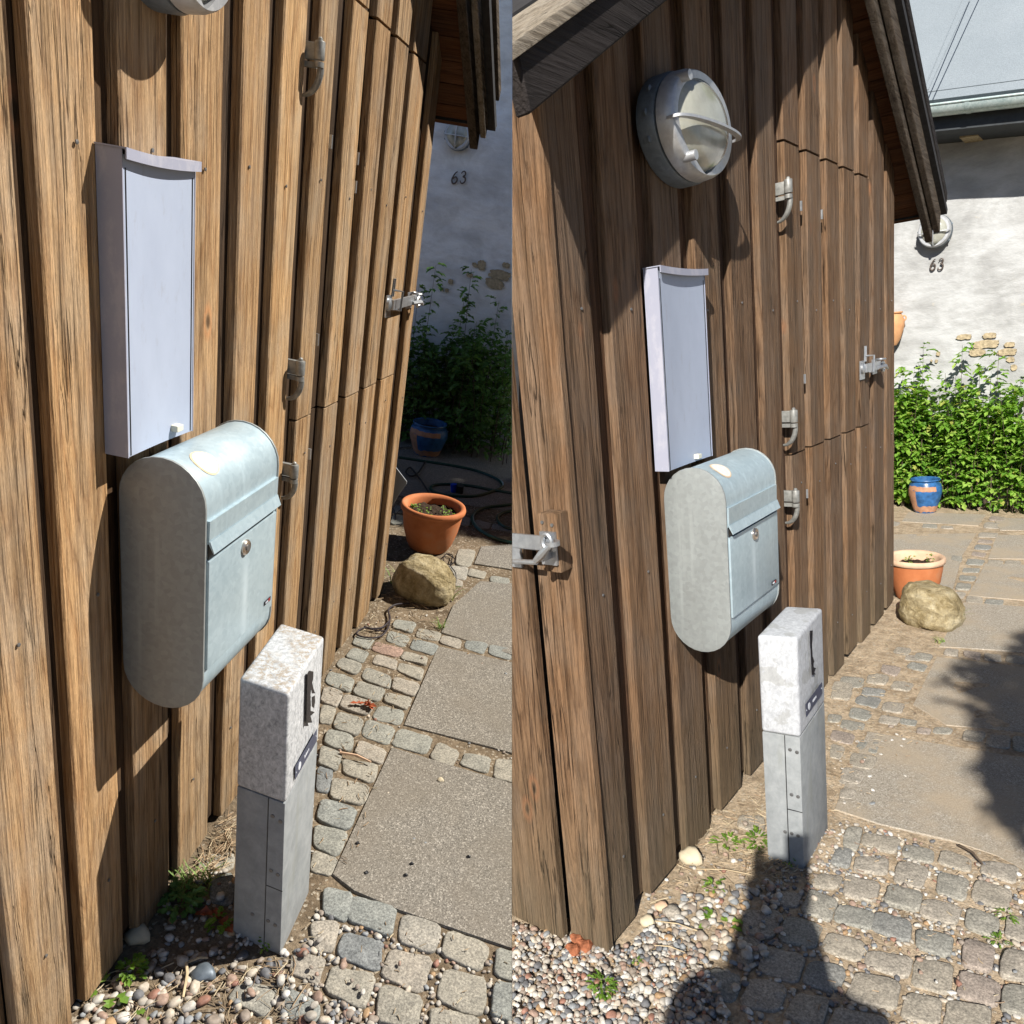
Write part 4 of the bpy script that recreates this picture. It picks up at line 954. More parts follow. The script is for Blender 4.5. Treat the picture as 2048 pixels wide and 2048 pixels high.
QD = [[(910,160),(1000,165),(970,290),(880,260)],[(1010,180),(1220,225),(1180,305),(985,250)],[(1240,250),(1420,285),(1400,365),(1225,320)],[(1460,280),(1640,340),(1610,415),(1430,360)],[(1710,350),(1900,380),(1880,480),(1670,420)],[(850,275),(940,290),(920,385),(810,365)],[(960,320),(1150,335),(1140,430),(940,400)],[(1210,350),(1385,395),(1335,510),(1175,460)],[(1440,415),(1615,455),(1590,580),(1420,530)],[(1660,455),(1860,530),(1840,640),(1620,570)],[(740,420),(890,430),(850,510),(700,490)],[(900,430),(1105,480),(1070,590),(880,540)],[(1150,490),(1350,530),(1320,640),(1120,590)],[(1350,560),(1575,610),(1540,720),(1330,660)],[(690,510),(860,580),(810,700),(640,640)],[(860,590),(1075,650),(1040,750),(830,690)],[(1075,640),(1285,700),(1270,820),(1050,750)],[(1600,620),(1790,670),(1780,790),(1590,730)],[(550,670),(770,720),(720,860),(510,800)],[(800,760),(1020,820),(980,940),(760,860)],[(1300,740),(1530,790),(1500,910),(1310,850)],[(310,640),(530,650),(490,800),(300,770)],[(310,780),(420,800),(350,950),(260,930)],[(440,840),(670,900),(620,1055),(390,980)],[(1035,860),(1290,910),(1250,1030),(1000,950)],[(1590,790),(1770,840),(1740,990),(1570,950)],[(700,920),(915,960),(850,1120),(640,1050)],[(1310,910),(1530,950),(1500,1120),(1280,1060)],[(960,980),(1220,1050),(1190,1210),(900,1140)],[(350,1020),(570,1070),(510,1230),(280,1180)],[(120,970),(310,1020),(260,1170),(80,1120)],[(1570,980),(1800,1050),(1770,1190),(1540,1120)],[(620,1110),(810,1150),(760,1320),(540,1250)],[(1260,1100),(1460,1150),(1440,1290),(1210,1250)],[(1490,1150),(1740,1200),(1740,1330),(1460,1310)],[(840,1190),(1150,1260),(1120,1370),(800,1330)],[(1820,1060),(2020,1090),(1990,1250),(1790,1210)],[(1840,660),(2000,690),(1980,820),(1820,780)],[(1820,860),(2010,890),(1990,1050),(1790,1010)],[(540,520),(650,540),(620,620),(500,600)],[(290,90),(430,90),(430,200),(270,150)]]
QE = [[(860,1235),(1010,1260),(970,1330),(850,1290)],[(1080,1220),(1210,1245),(1180,1300),(1040,1260)],[(970,1100),(1090,1120),(1050,1180),(940,1150)],[(1340,1120),(1440,1130),(1430,1180),(1320,1160)],[(1480,1135),(1610,1150),(1600,1210),(1470,1170)],[(1640,1150),(1760,1165),(1760,1215),(1620,1200)],[(1800,1165),(1940,1180),(1940,1235),(1790,1215)],[(1120,1150),(1250,1170),(1220,1220),(1100,1195)],
[(1600,240),(1740,250),(1720,285),(1580,278)],[(1590,295),(1700,305),(1690,330),(1575,322)],[(1570,335),(1690,345),(1670,375),(1550,368)],[(1545,385),(1650,400),(1630,430),(1530,415)],[(1505,440),(1640,450),(1620,490),(1490,485)],[(1480,505),(1610,515),(1590,545),(1460,540)],[(1450,560),(1580,570),(1560,610),(1440,600)],[(1430,620),(1540,630),(1520,680),(1410,670)],[(1500,720),(1620,730),(1620,780),(1490,770)],[(1640,745),(1780,755),(1770,795),(1630,785)],[(1665,450),(1780,455),(1770,490),(1650,480)],[(1790,455),(1910,460),(1910,490),(1780,490)],[(1390,420),(1470,430),(1460,470),(1380,450)],[(930,160),(1000,165),(980,195),(905,190)],[(1170,180),(1280,185),(1280,215),(1160,205)],[(1310,190),(1400,195),(1400,215),(1300,212)],[(1640,165),(1760,175),(1750,215),(1620,205)],[(1680,115),(1800,125),(1780,160),(1660,150)],[(1420,690),(1500,700),(1470,740),(1400,730)]]
QG = [[(1305,70),(1395,85),(1375,125),(1290,100)],[(1405,95),(1485,105),(1470,145),(1390,130)],[(1280,120),(1365,140),(1340,175),(1265,155)],[(1245,165),(1335,180),(1320,220),(1235,195)],[(1210,205),(1300,225),(1280,265),(1195,245)],[(1310,235),(1395,255),(1375,300),(1295,275)],[(1280,290),(1380,310),(1360,360),(1270,340)],[(1250,345),(1335,370),(1310,415),(1240,395)],[(1205,260),(1260,275),(1240,320),(1195,310)],[(1215,20),(1290,35),(1275,80),(1205,60)],[(1710,205),(1790,215),(1775,250),(1695,240)],[(1800,215),(1885,228),(1880,278),(1780,262)],[(1890,228),(1990,245),(1990,290),(1885,280)],[(1440,20),(1520,30),(1500,60),(1425,50)],[(1390,150),(1470,160),(1450,190),(1380,180)]]
for q in conv(1380, 1600, .3458, QD): cobble(YR, TR, q, 'cobble_right')
QH = [[(310,150),(415,160),(400,205),(295,195)],[(430,140),(520,150),(505,190),(415,180)],[(275,208),(365,215),(345,255),(262,248)],[(405,200),(505,212),(495,236),(395,230)],[(565,330),(640,340),(630,365),(560,355)],[(710,365),(790,372),(780,400),(700,392)],[(640,372),(700,380),(690,400),(630,395)],[(310,555),(415,565),(400,618),(300,610)],[(310,632),(380,640),(360,680),(300,672)],[(590,60),(680,70),(670,90),(580,85)],[(255,312),(320,318),(305,350),(252,345)]]
for q in conv(1536, 1000, .265, QE) + conv(1024, 1350, .53, QG) + conv(1536, 1280, .4689, QH): cobble(YR, TR, q, 'cobble_right', .002, 1.0)
for px in ([(1873,1313),(2140,1345),(2140,1473),(2031,1463),(1893,1450),(1826,1408)], [(1735,1462),(1893,1490),(2140,1530),(2140,1790),(1995,1712),(1900,1680),(1760,1648),(1668,1618)], [(1928,1204),(2140,1220),(2140,1313),(2034,1302),(1878,1293)],
           [(1970,1127),(2140,1132),(2140,1208),(2034,1199),(1936,1191)], [(1775,1069),(1953,1066),(1925,1110),(1905,1180),(1775,1185)], [(1994,1069),(2140,1072),(2140,1119),(1976,1117)], [(1817,1024),(1972,1029),(1957,1051),(1803,1043)], [(1985,1035),(2140,1040),(2140,1062),(2000,1060)]): slab(YR, TR, px, 'slab_right', .0005)

# ------------------------------------------------------------------ pebbles
def pip(x, y, P):
    r = False; j = len(P) - 1
    for i in range(len(P)):
        if (P[i][1] > y) != (P[j][1] > y) and x < (P[j][0] - P[i][0]) * (y - P[i][1]) / (P[j][1] - P[i][1]) + P[i][0]: r = not r
        j = i
    return r
_bm = bmesh.new(); bmesh.ops.create_icosphere(_bm, subdivisions=2, radius=1); ICO_V = np.array([v.co[:] for v in _bm.verts]); ICO_F = np.array([[v.index for v in f.verts] for f in _bm.faces]); _bm.free()
def pebbles(Y, label, regions):
    V = []; Fc = []; o = 0; quads = QUADS[Y.sign]; rnd = random.Random(5 + Y.sign)
    for (px, n, r0, r1, on_stone, z0) in regions:
        P = [Y.on(p, 2, 0) for p in px]; P = [(p.x, p.y) for p in P]
        xs = [p[0] for p in P]; ys = [p[1] for p in P]; k = 0; tries = 0
        while k < n and tries < n * 30:
            tries += 1
            x = rnd.uniform(min(xs), max(xs)); y = rnd.uniform(min(ys), max(ys))
            if not pip(x, y, P): continue
            st = any(abs(x - q[0][0]) < .2 and abs(y - q[0][1]) < .2 and pip(x, y, q) for q in quads)
            if st and rnd.random() > on_stone: continue
            k += 1
            r = r0 + (r1 - r0) * rnd.random() ** 2.2
            S = np.diag([r * rnd.uniform(.85, 1.35), r * rnd.uniform(.75, 1.1), r * rnd.uniform(.5, .8)])
            a = rnd.uniform(0, 6.28); R1 = np.array([[math.cos(a), -math.sin(a), 0], [math.sin(a), math.cos(a), 0], [0, 0, 1]]); b = rnd.uniform(-.5, .5); R2 = np.array([[1, 0, 0], [0, math.cos(b), -math.sin(b)], [0, math.sin(b), math.cos(b)]])
            j = .95 + .20 * np.sin(ICO_V @ np.array([rnd.uniform(-3, 3) for _ in range(3)]) + rnd.uniform(0, 6))[:, None]
            pn = rnd.uniform(2.2, 3.6); base_v = ICO_V / (np.abs(ICO_V) ** pn).sum(1)[:, None] ** (1 / pn)
            v = (base_v * j) @ S.T @ R2.T @ R1.T
            z = (.010 if st else gz(Y, x, y)) + r * .42 + z0 * rnd.random()
            V.append(v + np.array([x, y, z])); Fc.append(ICO_F + o); o += len(ICO_V)
    ob = fast('gravel', np.concatenate(V), np.concatenate(Fc), 'pebbles', Y, smooth=True); props(ob, label, 'gravel', None, 'stuff')
pebbles(YL, 'mixed river pebbles strewn over soil and setts at the foot of the honey brown shed', [
    ([(240,1935),(300,1905),(440,1895),(560,1925),(640,1880),(740,1960),(760,2080),(150,2080),(150,1960)], 380, .005, .0140, .22, .003),
    ([(560,1910),(650,1790),(700,1790),(760,1830),(900,1870),(1060,1920),(1060,2080),(560,2080)], 260, .004, .009, .008, .001),
    ([(330,1780),(440,1740),(560,1780),(560,1900),(330,1900)], 90, .005, .012, .3, .003),
    ([(600,1200),(1060,1180),(1060,1600),(600,1830)], 160, .003, .007, .02, 0)])
pebbles(YR, 'thick bed of mixed river pebbles at the corner of the dark brown shed', [
    ([(980,1840),(1120,1875),(1238,1900),(1300,1862),(1400,1900),(1440,1985),(1470,2090),(980,2090)], 2700, .0045, .0100, .5, .012),
    ([(1300,1810),(1440,1780),(1560,1760),(1560,1900),(1460,2000),(1390,1900),(1300,1860)], 260, .006, .013, .25, .004),
    ([(1560,1680),(1700,1640),(2080,1760),(2080,2090),(1460,2090)], 800, .004, .0088, .02, .002),
    ([(1280,1790),(1500,1640),(1500,1760),(1330,1860)], 60, .004, .010, .3, 0),
    ([(1640,1450),(1800,1450),(1900,1700),(1640,1650)], 60, .003, .008, .3, 0)])
def one_stone(Y, p, r, mat, label, sq=.6, z=0):
    P = Y.on(p, 2, r * .4); bmq = [(v * np.array([r * 1.2, r, r * sq]) * (1 + .18 * math.sin(v[0] * 3 + v[1] * 4)) + np.array([P.x, P.y, r * .35 + z])) for v in ICO_V]
    o = fast('stone', np.array(bmq), ICO_F, mat, Y, base=(P.x, P.y, 0), smooth=True); props(o, label, 'stone')
one_stone(YL, (409, 1944), .025, 'lamp_back', 'dark grey stone lying in the pebbles below the zinc post')
one_stone(YR, (1345, 1822), .022, 'cobble_right', 'pale grey stone against the corner of the dark brown shed')
one_stone(YR, (1325, 1812), .018, 'terracotta_pale', 'pinkish stone beside the pale grey one at the dark shed corner')
for p, r in (((1296, 1842), .018), ((1383, 1712), .030)):
    one_stone(YR, p, r, 'foot_stone', 'cream packing stone under the %s dark brown board' % ('second' if p[0] < 1350 else 'third'), .9)
one_stone(YL, (278, 1868), .026, 'foot_stone', 'cream packing stone under the third honey brown board', .9)
for i, (x, y) in enumerate(((500 + 882 * .0, 0),)): pass
rs = random.Random(3)
for p in ((715, 1687), (733, 1746), (823, 1728), (811, 1751), (937, 1714)):                 # dark gum and chips on the slab
    P = YL.on(p, 2, .004); v = [(q * np.array([.006, .005, .004]) * (1 + .3 * math.sin(q[0] * 9 + p[0])) + np.array([P.x, P.y, .006])) for q in ICO_V]
    props(fast('droppings', np.array(v), ICO_F, 'dark_plastic', YL, base=(P.x, P.y, 0)), 'small dark crumb lying on the front pebbled slab', 'crumb', 'dark crumbs on the front slab')
one_stone(YL, (881, 1560), .010, 'foot_stone', 'single cream pebble on the front pebbled slab', .9)

# ------------------------------------------------------------------ boulder, pots
def boulder(Y, label, c, h, seed, yaw):
    bm = bmesh.new(); bmesh.ops.create_icosphere(bm, subdivisions=5, radius=1); vs = []
    for v in bm.verts:
        p = v.co.copy(); n1 = noise.fractal(p * 1.1 + Vector((seed, 0, 0)), 1.0, 2.0, 5); n2 = noise.ridged_multi_fractal(p * 2.2 + Vector((seed, 3, 0)), 1.0, 2.0, 4, .8, 2.0)
        e = 2.7; m = (abs(p.x) ** e + abs(p.y) ** e + abs(p.z) ** e) ** (-1 / e)
        q = p * (m * (1 + .16 * n1) + .022 * (n2 - 1))
        q = Vector((q.x * h[0], q.y * h[1], q.z * h[2])); q.rotate(Matrix.Rotation(yaw, 3, 'Z')); q.z += .10 * -(q.x) * .6
        vs.append(q + Vector(c))
    fs = [[v.index for v in f.verts] for f in bm.faces]; bm.free()
    o = fast('boulder', [tuple(v) for v in vs], fs, 'boulder', Y, base=(c[0], c[1], 0), smooth=True); props(o, label, 'boulder')
boulder(YL, 'yellowish granite boulder at the end of the honey brown shed', (.185, 3.33, .075), (.155, .12, .115), 2.0, -.15)
boulder(YR, 'pale granite boulder in front of the orange pot beside the dark brown shed', (.228, 4.13, .090), (.142, .12, .118), 6.5, -.2)
def pot(Y, label, c, r, h, mat, rim, cat='plant pot', prof=None, soil_z=None):
    T = empty('flower_pot', Y, c, label, cat)
    pf = prof or [(.60 * r, 0), (.70 * r, .12 * h), (.83 * r, .42 * h), (.90 * r, .72 * h), (.92 * r, .86 * h)]
    smooth_sharp(obj('pot_body', B().lathe(pf, c, n=48, cap1=False), mat, Y, T), .8)
    if rim: smooth_sharp(obj('rim', B().lathe([(.92 * r, .855 * h), (.985 * r, .875 * h), (1.0 * r, .93 * h), (.975 * r, .985 * h), (.93 * r, h), (.86 * r, .985 * h), (.80 * r, .93 * h), (.78 * r, .74 * h)], c, n=48, cap0=False, cap1=False), rim, Y, T), 1.0)
    sz = (soil_z or .80) * h; n = 40; vs = []; fs = []
    for j in range(9):
        for i in range(n):
            rr = .84 * r * j / 8; a = 2 * math.pi * i / n; x, y = rr * math.cos(a), rr * math.sin(a); vs.append((c[0] + x, c[1] + y, c[2] + sz + .018 * noise.fractal(Vector((x * 40, y * 40, 1)), 1, 2, 3)))
    for j in range(8):
        for i in range(n): a = j * n; b = a + n; fs.append((a + i, a + (i + 1) % n, b + (i + 1) % n, b + i))
    obj('soil', B().add(vs, fs), 'soil_pot', Y, T, smooth=True); return T
PL_ = pot(YL, 'terracotta pot with a few sprouts, half in shade behind the yellowish boulder', (.068, 3.90, .002), .186, .262, 'terracotta', 'terracotta')
PR_ = pot(YR, 'bright orange terracotta pot with pale rim behind the pale boulder', (.075, 4.52, .002), .152, .238, 'terracotta', 'terracotta_pale', soil_z=.78)
bp = [(.62, 0), (.66, .03), (.80, .25), (.98, .55), (1.0, .70), (.93, .84), (.80, .90), (.80, .93), (.90, .97), (.88, 1.0), (.80, .98), (.74, .80)]
def bluepot(Y, label, c, r, h):
    T = empty('glazed_pot', Y, c, label, 'plant pot')
    smooth_sharp(obj('pot_body', B().lathe([(a * r, b * h) for a, b in bp], c, n=40, cap1=False), 'glaze_blue', Y, T), .8)
    # bare terracotta where the glaze has flaked, raised shells following the pot
    def at(b):
        for (a0_, b0_), (a1_, b1_) in zip(bp, bp[1:]):
            if b0_ <= b <= b1_ and b1_ > b0_: return a0_ + (a1_ - a0_) * (b - b0_) / (b1_ - b0_)
        return .9
    for a0_, a1_, z0_, z1_, sd in ((3.2, 4.3, .06, .70, 1), (4.0, 6.3, .04, .22, 2), (3.6, 5.6, .68, .82, 3)):
        vs = []; fs = []; n, m = 18, 8
        for j in range(m + 1):
            for i in range(n + 1):
                th = a0_ + (a1_ - a0_) * i / n; wob = .35 * (z1_ - z0_) * noise.noise(Vector((th * 3, sd * 4, 0)))
                b_ = min(max(z0_ + (z1_ - z0_) * j / m + wob, .0), .84); rr = (at(b_) * r) + .0012
                vs.append((c[0] + rr * math.cos(th), c[1] + rr * math.sin(th), c[2] + b_ * h))
        for j in range(m):
            for i in range(n): a = j * (n + 1) + i; fs.append((a, a + 1, a + n + 2, a + n + 1))
        o = obj('bare_patch', B().add(vs, fs), 'glaze_patch', Y, T); smooth_sharp(o, 1)
    obj('soil', B().lathe([(.74 * r, .80 * h), (.01, .82 * h)], c, n=20), 'soil_pot', Y, T)
bluepot(YL, 'blue glazed pot in deep shade under the shrub', (-.392, 5.62, 0), .150, .262)
bluepot(YR, 'flaking blue glazed pot in the sun below the green shrub', (-.300, 6.74, 0), .122, .275)

# ------------------------------------------------------------------ plants
def leaves(pts, dirs, L, W, rnd, droop=.3, fold=.25, lobes=False):
    """each leaf: stem point, direction -> folded blade; returns arrays"""
    V = []; Fc = []; o = 0
    for p, d in zip(pts, dirs):
        d = Vector(d).normalized(); l = L * rnd.uniform(.45, 1.4); w = W * rnd.uniform(.75, 1.2)
        s = d.cross(Vector((rnd.uniform(-.4, .4), rnd.uniform(-.4, .4), 1))).normalized(); u = s.cross(d)
        p = Vector(p); mid = p + d * l * .5; tip = p + d * l - u * l * droop + Vector((0, 0, -l * droop * .5))
        if lobes:
            V += [p, p + d * l * .28 + s * w * .55 + u * w * fold, p + d * l * .42 + s * w * .25, p + d * l * .72 + s * w * .5 - u * l * .08, tip, p + d * l * .72 - s * w * .5 - u * l * .08, p + d * l * .42 - s * w * .25, p + d * l * .28 - s * w * .55 + u * w * fold, p + d * l * .45 - u * w * .1]
            Fc += [(o, o + 1, o + 2, o + 8), (o + 8, o + 2, o + 3, o + 4), (o + 8, o + 4, o + 5, o + 6), (o, o + 8, o + 6, o + 7)]; o += 9
        else:
            V += [p, mid + s * w * .5 + u * w * fold, tip, mid - s * w * .5 + u * w * fold, mid - u * w * .05]
            Fc += [(o, o + 1, o + 4), (o + 1, o + 2, o + 4), (o + 2, o + 3, o + 4), (o + 3, o, o + 4)]; o += 5
    return V, Fc
def shrub(Y, label, xa, xb, ya, yb, H, nst, mat, seed, spikes=(), L=.06, W=.034, dens=26):
    rnd = random.Random(seed); base = ((xa + xb) / 2, (ya + yb) / 2, 0)
    T = empty('shrub', Y, base, label, 'shrub')
    st = B(); P = []; D = []
    def stem(x, y, h, lean, k):
        top = Vector((x + lean[0], y + lean[1], h)); n = int(k * h) + 6
        mid = Vector((x + lean[0] * .3, y + lean[1] * .3, h * .5))
        st.tube([(x, y, 0), mid, top], [.004, .0025, .0012], 5)
        for i in range(n):
            t_ = .06 + .94 * (i / (n - 1)) ** .85; q = Vector((x, y, 0)).lerp(mid, t_ * 2) if t_ < .5 else mid.lerp(top, t_ * 2 - 1)
            a = rnd.uniform(0, 6.28); r_ = (1 - .55 * t_) * rnd.uniform(.02, .13)
            dd = Vector((math.cos(a), math.sin(a), rnd.uniform(-.1, .9)))
            for s_ in range(3):
                a2 = a + rnd.uniform(-.9, .9)
                P.append(q + Vector((math.cos(a), math.sin(a), .25)) * r_ * rnd.uniform(.3, 1)); D.append(Vector((math.cos(a2), math.sin(a2), rnd.uniform(-.35, .75))))
    for i in range(nst):
        x = rnd.uniform(xa, xb); y = rnd.uniform(ya, yb); h = H * rnd.uniform(.72, 1.05) * (1 - .25 * max(0, (ya + .25 * (yb - ya) - y) / (yb - ya)))
        stem(x, y, h, (rnd.uniform(-.12, .12), rnd.uniform(-.14, .06)), dens)
    for (x, y, h) in spikes: stem(x, y, h, (rnd.uniform(-.03, .03), rnd.uniform(-.04, .02)), dens * .8)
    V, Fc = leaves(P, D, L, W, rnd, .25, .25, True)
    fast('foliage', [tuple(v) for v in V], Fc, mat, Y, T); obj('stems', st, 'bark', Y, T)
    return T
def spk(Y, pts, y): return [(lambda p: (p.x, y, p.z))(Y.on(q, 1, y)) for q in pts]
shrub(YR, 'lush bright green shrub growing against the white wall, directly behind the blue pot', -.75, .02, 6.88, 7.04, .95, 58, 'leaf_right', 1, spk(YR, [(1845, 690), (1805, 735), (1822, 740)], 6.9), dens=30)
shrub(YR, 'lush bright green shrub at the right edge, below the bare bricks', .06, .95, 6.82, 7.04, .98, 58, 'leaf_right', 2, spk(YR, [(1922, 690), (1990, 706), (1960, 730), (1900, 745)], 6.9), dens=30)
shrub(YL, 'dark shrub in shade beside the honey brown shed, above the blue pot', -1.1, -.28, 5.78, 6.15, .90, 52, 'leaf_left', 3, spk(YL, [(866, 528), (838, 575)], 6.0), dens=28)
shrub(YL, 'dark shrub in shade below the bare bricks of the shaded wall', -.24, .55, 5.72, 6.15, 1.0, 52, 'leaf_left', 4, spk(YL, [(952, 540), (925, 590), (995, 600)], 6.0), dens=28)

def weed(Y, label, px, size, n, seed, mat='leaf_weed', z=0, flat=.35, W=.55, h=0, cat='weed', name='weed'):
    rnd = random.Random(seed); c = Y.on(px, 2, z); P = []; D = []
    for i in range(n):
        a = rnd.uniform(0, 6.28); r = size * math.sqrt(rnd.random()) * .75
        P.append((c.x + r * math.cos(a), c.y + r * math.sin(a), z + h * rnd.random() * (1 - r / size * .6) + .004)); D.append((math.cos(a), math.sin(a), rnd.uniform(0, flat * 2)))
    V, Fc = leaves(P, D, size * .55, size * W * .6, rnd, .2, .2, True)
    o = fast(name, [tuple(v) for v in V], Fc, mat, Y, base=(c.x, c.y, 0)); props(o, label, cat)
def tuft(Y, label, px, L, n, seed, spread=.03, mat='grass_blade', w=.003, lean=1.0):
    rnd = random.Random(seed); c = Y.on(px, 2, 0); V = []; Fc = []; o = 0
    for i in range(n):
        a = rnd.uniform(0, 6.28); x = c.x + rnd.uniform(-1, 1) * spread; y = c.y + rnd.uniform(-1, 1) * spread; l = L * rnd.uniform(.5, 1.1); s = Vector((-math.sin(a), math.cos(a), 0)) * w * rnd.uniform(.7, 1.3)
        K = 5
        for k in range(K + 1):
            t_ = k / K; q = Vector((x + math.cos(a) * l * .75 * t_ ** 1.7 * lean, y + math.sin(a) * l * .75 * t_ ** 1.7 * lean, l * (t_ - .45 * t_ * t_ * lean)))
            ww = s * (1 - t_ * .9); V += [q - ww, q + ww]
        for k in range(K): Fc.append((o + 2 * k, o + 2 * k + 1, o + 2 * k + 3, o + 2 * k + 2))
        o += 2 * (K + 1)
    ob = fast('grass_tuft', [tuple(v) for v in V], Fc, mat, Y, base=(c.x, c.y, 0)); props(ob, label, 'grass tuft')
weed(YL, 'small light green weed in the sun at the foot of the second honey board', (262, 1950), .032, 46, 1, h=.05)
weed(YL, 'bright weed with two broad leaves beside the honey board foot', (222, 1985), .045, 5, 2, W=.8, h=.03)
weed(YL, 'green weed growing between the shed and the grey post', (436, 1855), .032, 34, 3, h=.05)
weed(YL, 'tiny bright green weed at the front corner of the grey post', (528, 1895), .020, 18, 4, h=.035)
weed(YL, 'single light green leaf lying in the pebbles at the bottom', (313, 2015), .035, 2, 5, W=.6, h=.006, flat=.1)
weed(YL, 'dark weeds in the shade at the shed foot', (358, 1815), .05, 60, 6, mat='leaf_left', h=.06)
tuft(YL, 'dark grass growing in the shade beside the honey board foot', (378, 1785), .09, 50, 7, .045)
weed(YR, 'green weeds in the pebbles at the bottom of the picture', (1205, 1985), .032, 60, 8, h=.045, W=.4)
weed(YR, 'tiny weed in the pebbles near the dark shed corner', (1274, 1930), .018, 14, 9, h=.02)
weed(YR, 'weed with small leaves on sandy soil, upper one of the two', (1428, 1780), .030, 18, 10, h=.03)
weed(YR, 'broad-leaved weed on sandy soil, lower one of the two', (1440, 1850), .045, 9, 11, W=.6, h=.02)
weed(YR, 'green weeds between the dark shed and the clean post', (1515, 1690), .036, 46, 12, h=.05, W=.4)
weed(YR, 'sparse weeds on the soil in front of the dark board feet', (1455, 1690), .045, 36, 13, h=.02, W=.3)
weed(YR, 'tiny yellow green weed at the foot of the clean post', (1582, 1733), .018, 14, 14, h=.03)
weed(YR, 'tuft of weeds between setts at the right edge', (2015, 1835), .026, 26, 15, h=.015, W=.3)
weed(YR, 'moss and weeds between setts, farther in from the right edge', (1998, 1885), .024, 24, 16, h=.01, W=.3)
tuft(YL, 'arching grass blades left of the yellowish boulder', (790, 1165), .17, 9, 20, .03, w=.005)
tuft(YL, 'grass blades at the right foot of the yellowish boulder', (893, 1198), .12, 16, 21, .035, w=.004)
tuft(YL, 'small pale grass tuft on the setts near the boulder', (880, 1255), .06, 14, 22, .02)
tuft(YR, 'grass blades at the right foot of the pale boulder', (1898, 1248), .13, 16, 23, .03, w=.005)
tuft(YR, 'grass blades left of the pale boulder', (1803, 1225), .11, 9, 24, .02, w=.004)
tuft(YR, 'small grass tuft on bare soil before the pale boulder', (1880, 1285), .05, 12, 25, .02)
for k, (Y, pc_, r, zz) in enumerate(((YL, (.068, 3.90), .186, .21), (YR, (.075, 4.52), .152, .186))):
    spots = [(-.75, .1), (-.42, -.28), (-.05, -.5), (.35, .05), (.52, -.42), (.68, -.1)] if k == 0 else [(-.1, -.2), (.6, -.1), (.5, .2), (-.3, .1)]
    for i, (a, b_) in enumerate(spots):
        rnd = random.Random(60 + i + k * 10); P = []; D = []
        cx, cy = pc_[0] + a * r * .85, pc_[1] + b_ * r * .85; hh = .03 + .03 * rnd.random() + (.03 if (k and i in (1, 2)) else 0)
        for j in range(12):
            t_ = 6.28 * rnd.random(); P.append((cx + .008 * math.cos(t_), cy + .008 * math.sin(t_), zz + hh * rnd.random())); D.append((math.cos(t_), math.sin(t_), rnd.uniform(0, 1.2)))
        V, Fc = leaves(P, D, .018, .013, rnd, .2, .2, False)
        where = ('shaded terracotta pot', 'bright orange pot')[k]
        props(fast('sprout', [tuple(v) for v in V], Fc, 'leaf_weed', Y, base=(cx, cy, zz)), 'small green sprout coming up in the %s' % where, 'sprout', 'sprouts in the %s' % where)

# ------------------------------------------------------------------ hoses and cables
def spline(P, n=8, closed=False):
    P = [Vector(p) for p in P]; out = []; m = len(P)
    for i in range(m if closed else m - 1):
        g = lambda j: P[j % m] if closed else P[min(max(j, 0), m - 1)]
        p0, p1, p2, p3 = g(i - 1), g(i), g(i + 1), g(i + 2)
        for k in range(n):
            t_ = k / n; out.append(.5 * ((2 * p1) + (p2 - p0) * t_ + (2 * p0 - 5 * p1 + 4 * p2 - p3) * t_ * t_ + (3 * p1 - p0 - 3 * p2 + p3) * t_ ** 3))
    if not closed: out.append(P[-1])
    return out
c_ = lambda x, y: (760 + x * .207, 840 + y * .207)
def gp(Y, pts, z): return [Y.on(p, 2, z) for p in pts]
hz = .012
hose = spline(gp(YL, [c_(180, 360), c_(440, 400), c_(700, 440), c_(930, 490), c_(1130, 570), c_(1180, 640), c_(1080, 690), c_(900, 735), c_(640, 725), c_(500, 680), c_(520, 630), c_(700, 620), c_(900, 640), c_(1050, 670), c_(1240, 700), c_(1500, 760)], hz), 8)
smooth_sharp(o := obj('garden_hose', B().tube(hose, .0105, 8), 'hose_green', YL, None, base=tuple(hose[0]))); props(o, 'green garden hose looped over the shaded paving behind the terracotta pot', 'garden hose')
hose = spline(gp(YL, [c_(1500, 780), c_(1230, 820), c_(1000, 850), c_(900, 920), c_(920, 1020), c_(1040, 1110), c_(1180, 1165), c_(1500, 1230)], hz), 8)
smooth_sharp(o := obj('garden_hose', B().tube(hose, .0105, 8), 'hose_green', YL, None, base=tuple(hose[0]))); props(o, 'green hose loop nearest to the viewer, right of the terracotta pot', 'garden hose')
hose = spline(gp(YL, [c_(1500, 860), c_(1240, 880), c_(1140, 930), c_(1160, 1000), c_(1260, 1050), c_(1500, 1080)], hz), 8)
smooth_sharp(o := obj('garden_hose', B().tube(hose, .0095, 8), 'hose_green', YL, None, base=tuple(hose[0]))); props(o, 'small inner green hose loop right of the larger near loop', 'garden hose')
hose = spline(gp(YL, [c_(440, 400), c_(360, 520), c_(290, 540), c_(250, 500), c_(290, 460), c_(340, 510), c_(420, 620), c_(480, 720)], .02), 8)
smooth_sharp(o := obj('garden_cable', B().tube(hose, .0065, 8), 'cable_black', YL, None, base=tuple(hose[0]))); props(o, 'black looped cable on shaded paving just behind the terracotta pot', 'cable')
hose = spline(gp(YL, [c_(160, 1010), c_(235, 985), c_(235, 860), c_(160, 900), c_(150, 960), c_(140, 880), c_(90, 830)], .012), 6)
smooth_sharp(o := obj('garden_cable', B().tube(hose, .003, 6), 'cable_black', YL, None, base=tuple(hose[0]))); props(o, 'thin black wire between the shed end and the terracotta pot', 'cable')
c5 = lambda x, y: (500 + x * .265, 1000 + y * .265)
cab = spline(gp(YL, [c5(1205, 780), c5(1100, 790), c5(1045, 830), c5(1055, 900), c5(1000, 960), c5(920, 970), c5(860, 955)], .012) , 8)
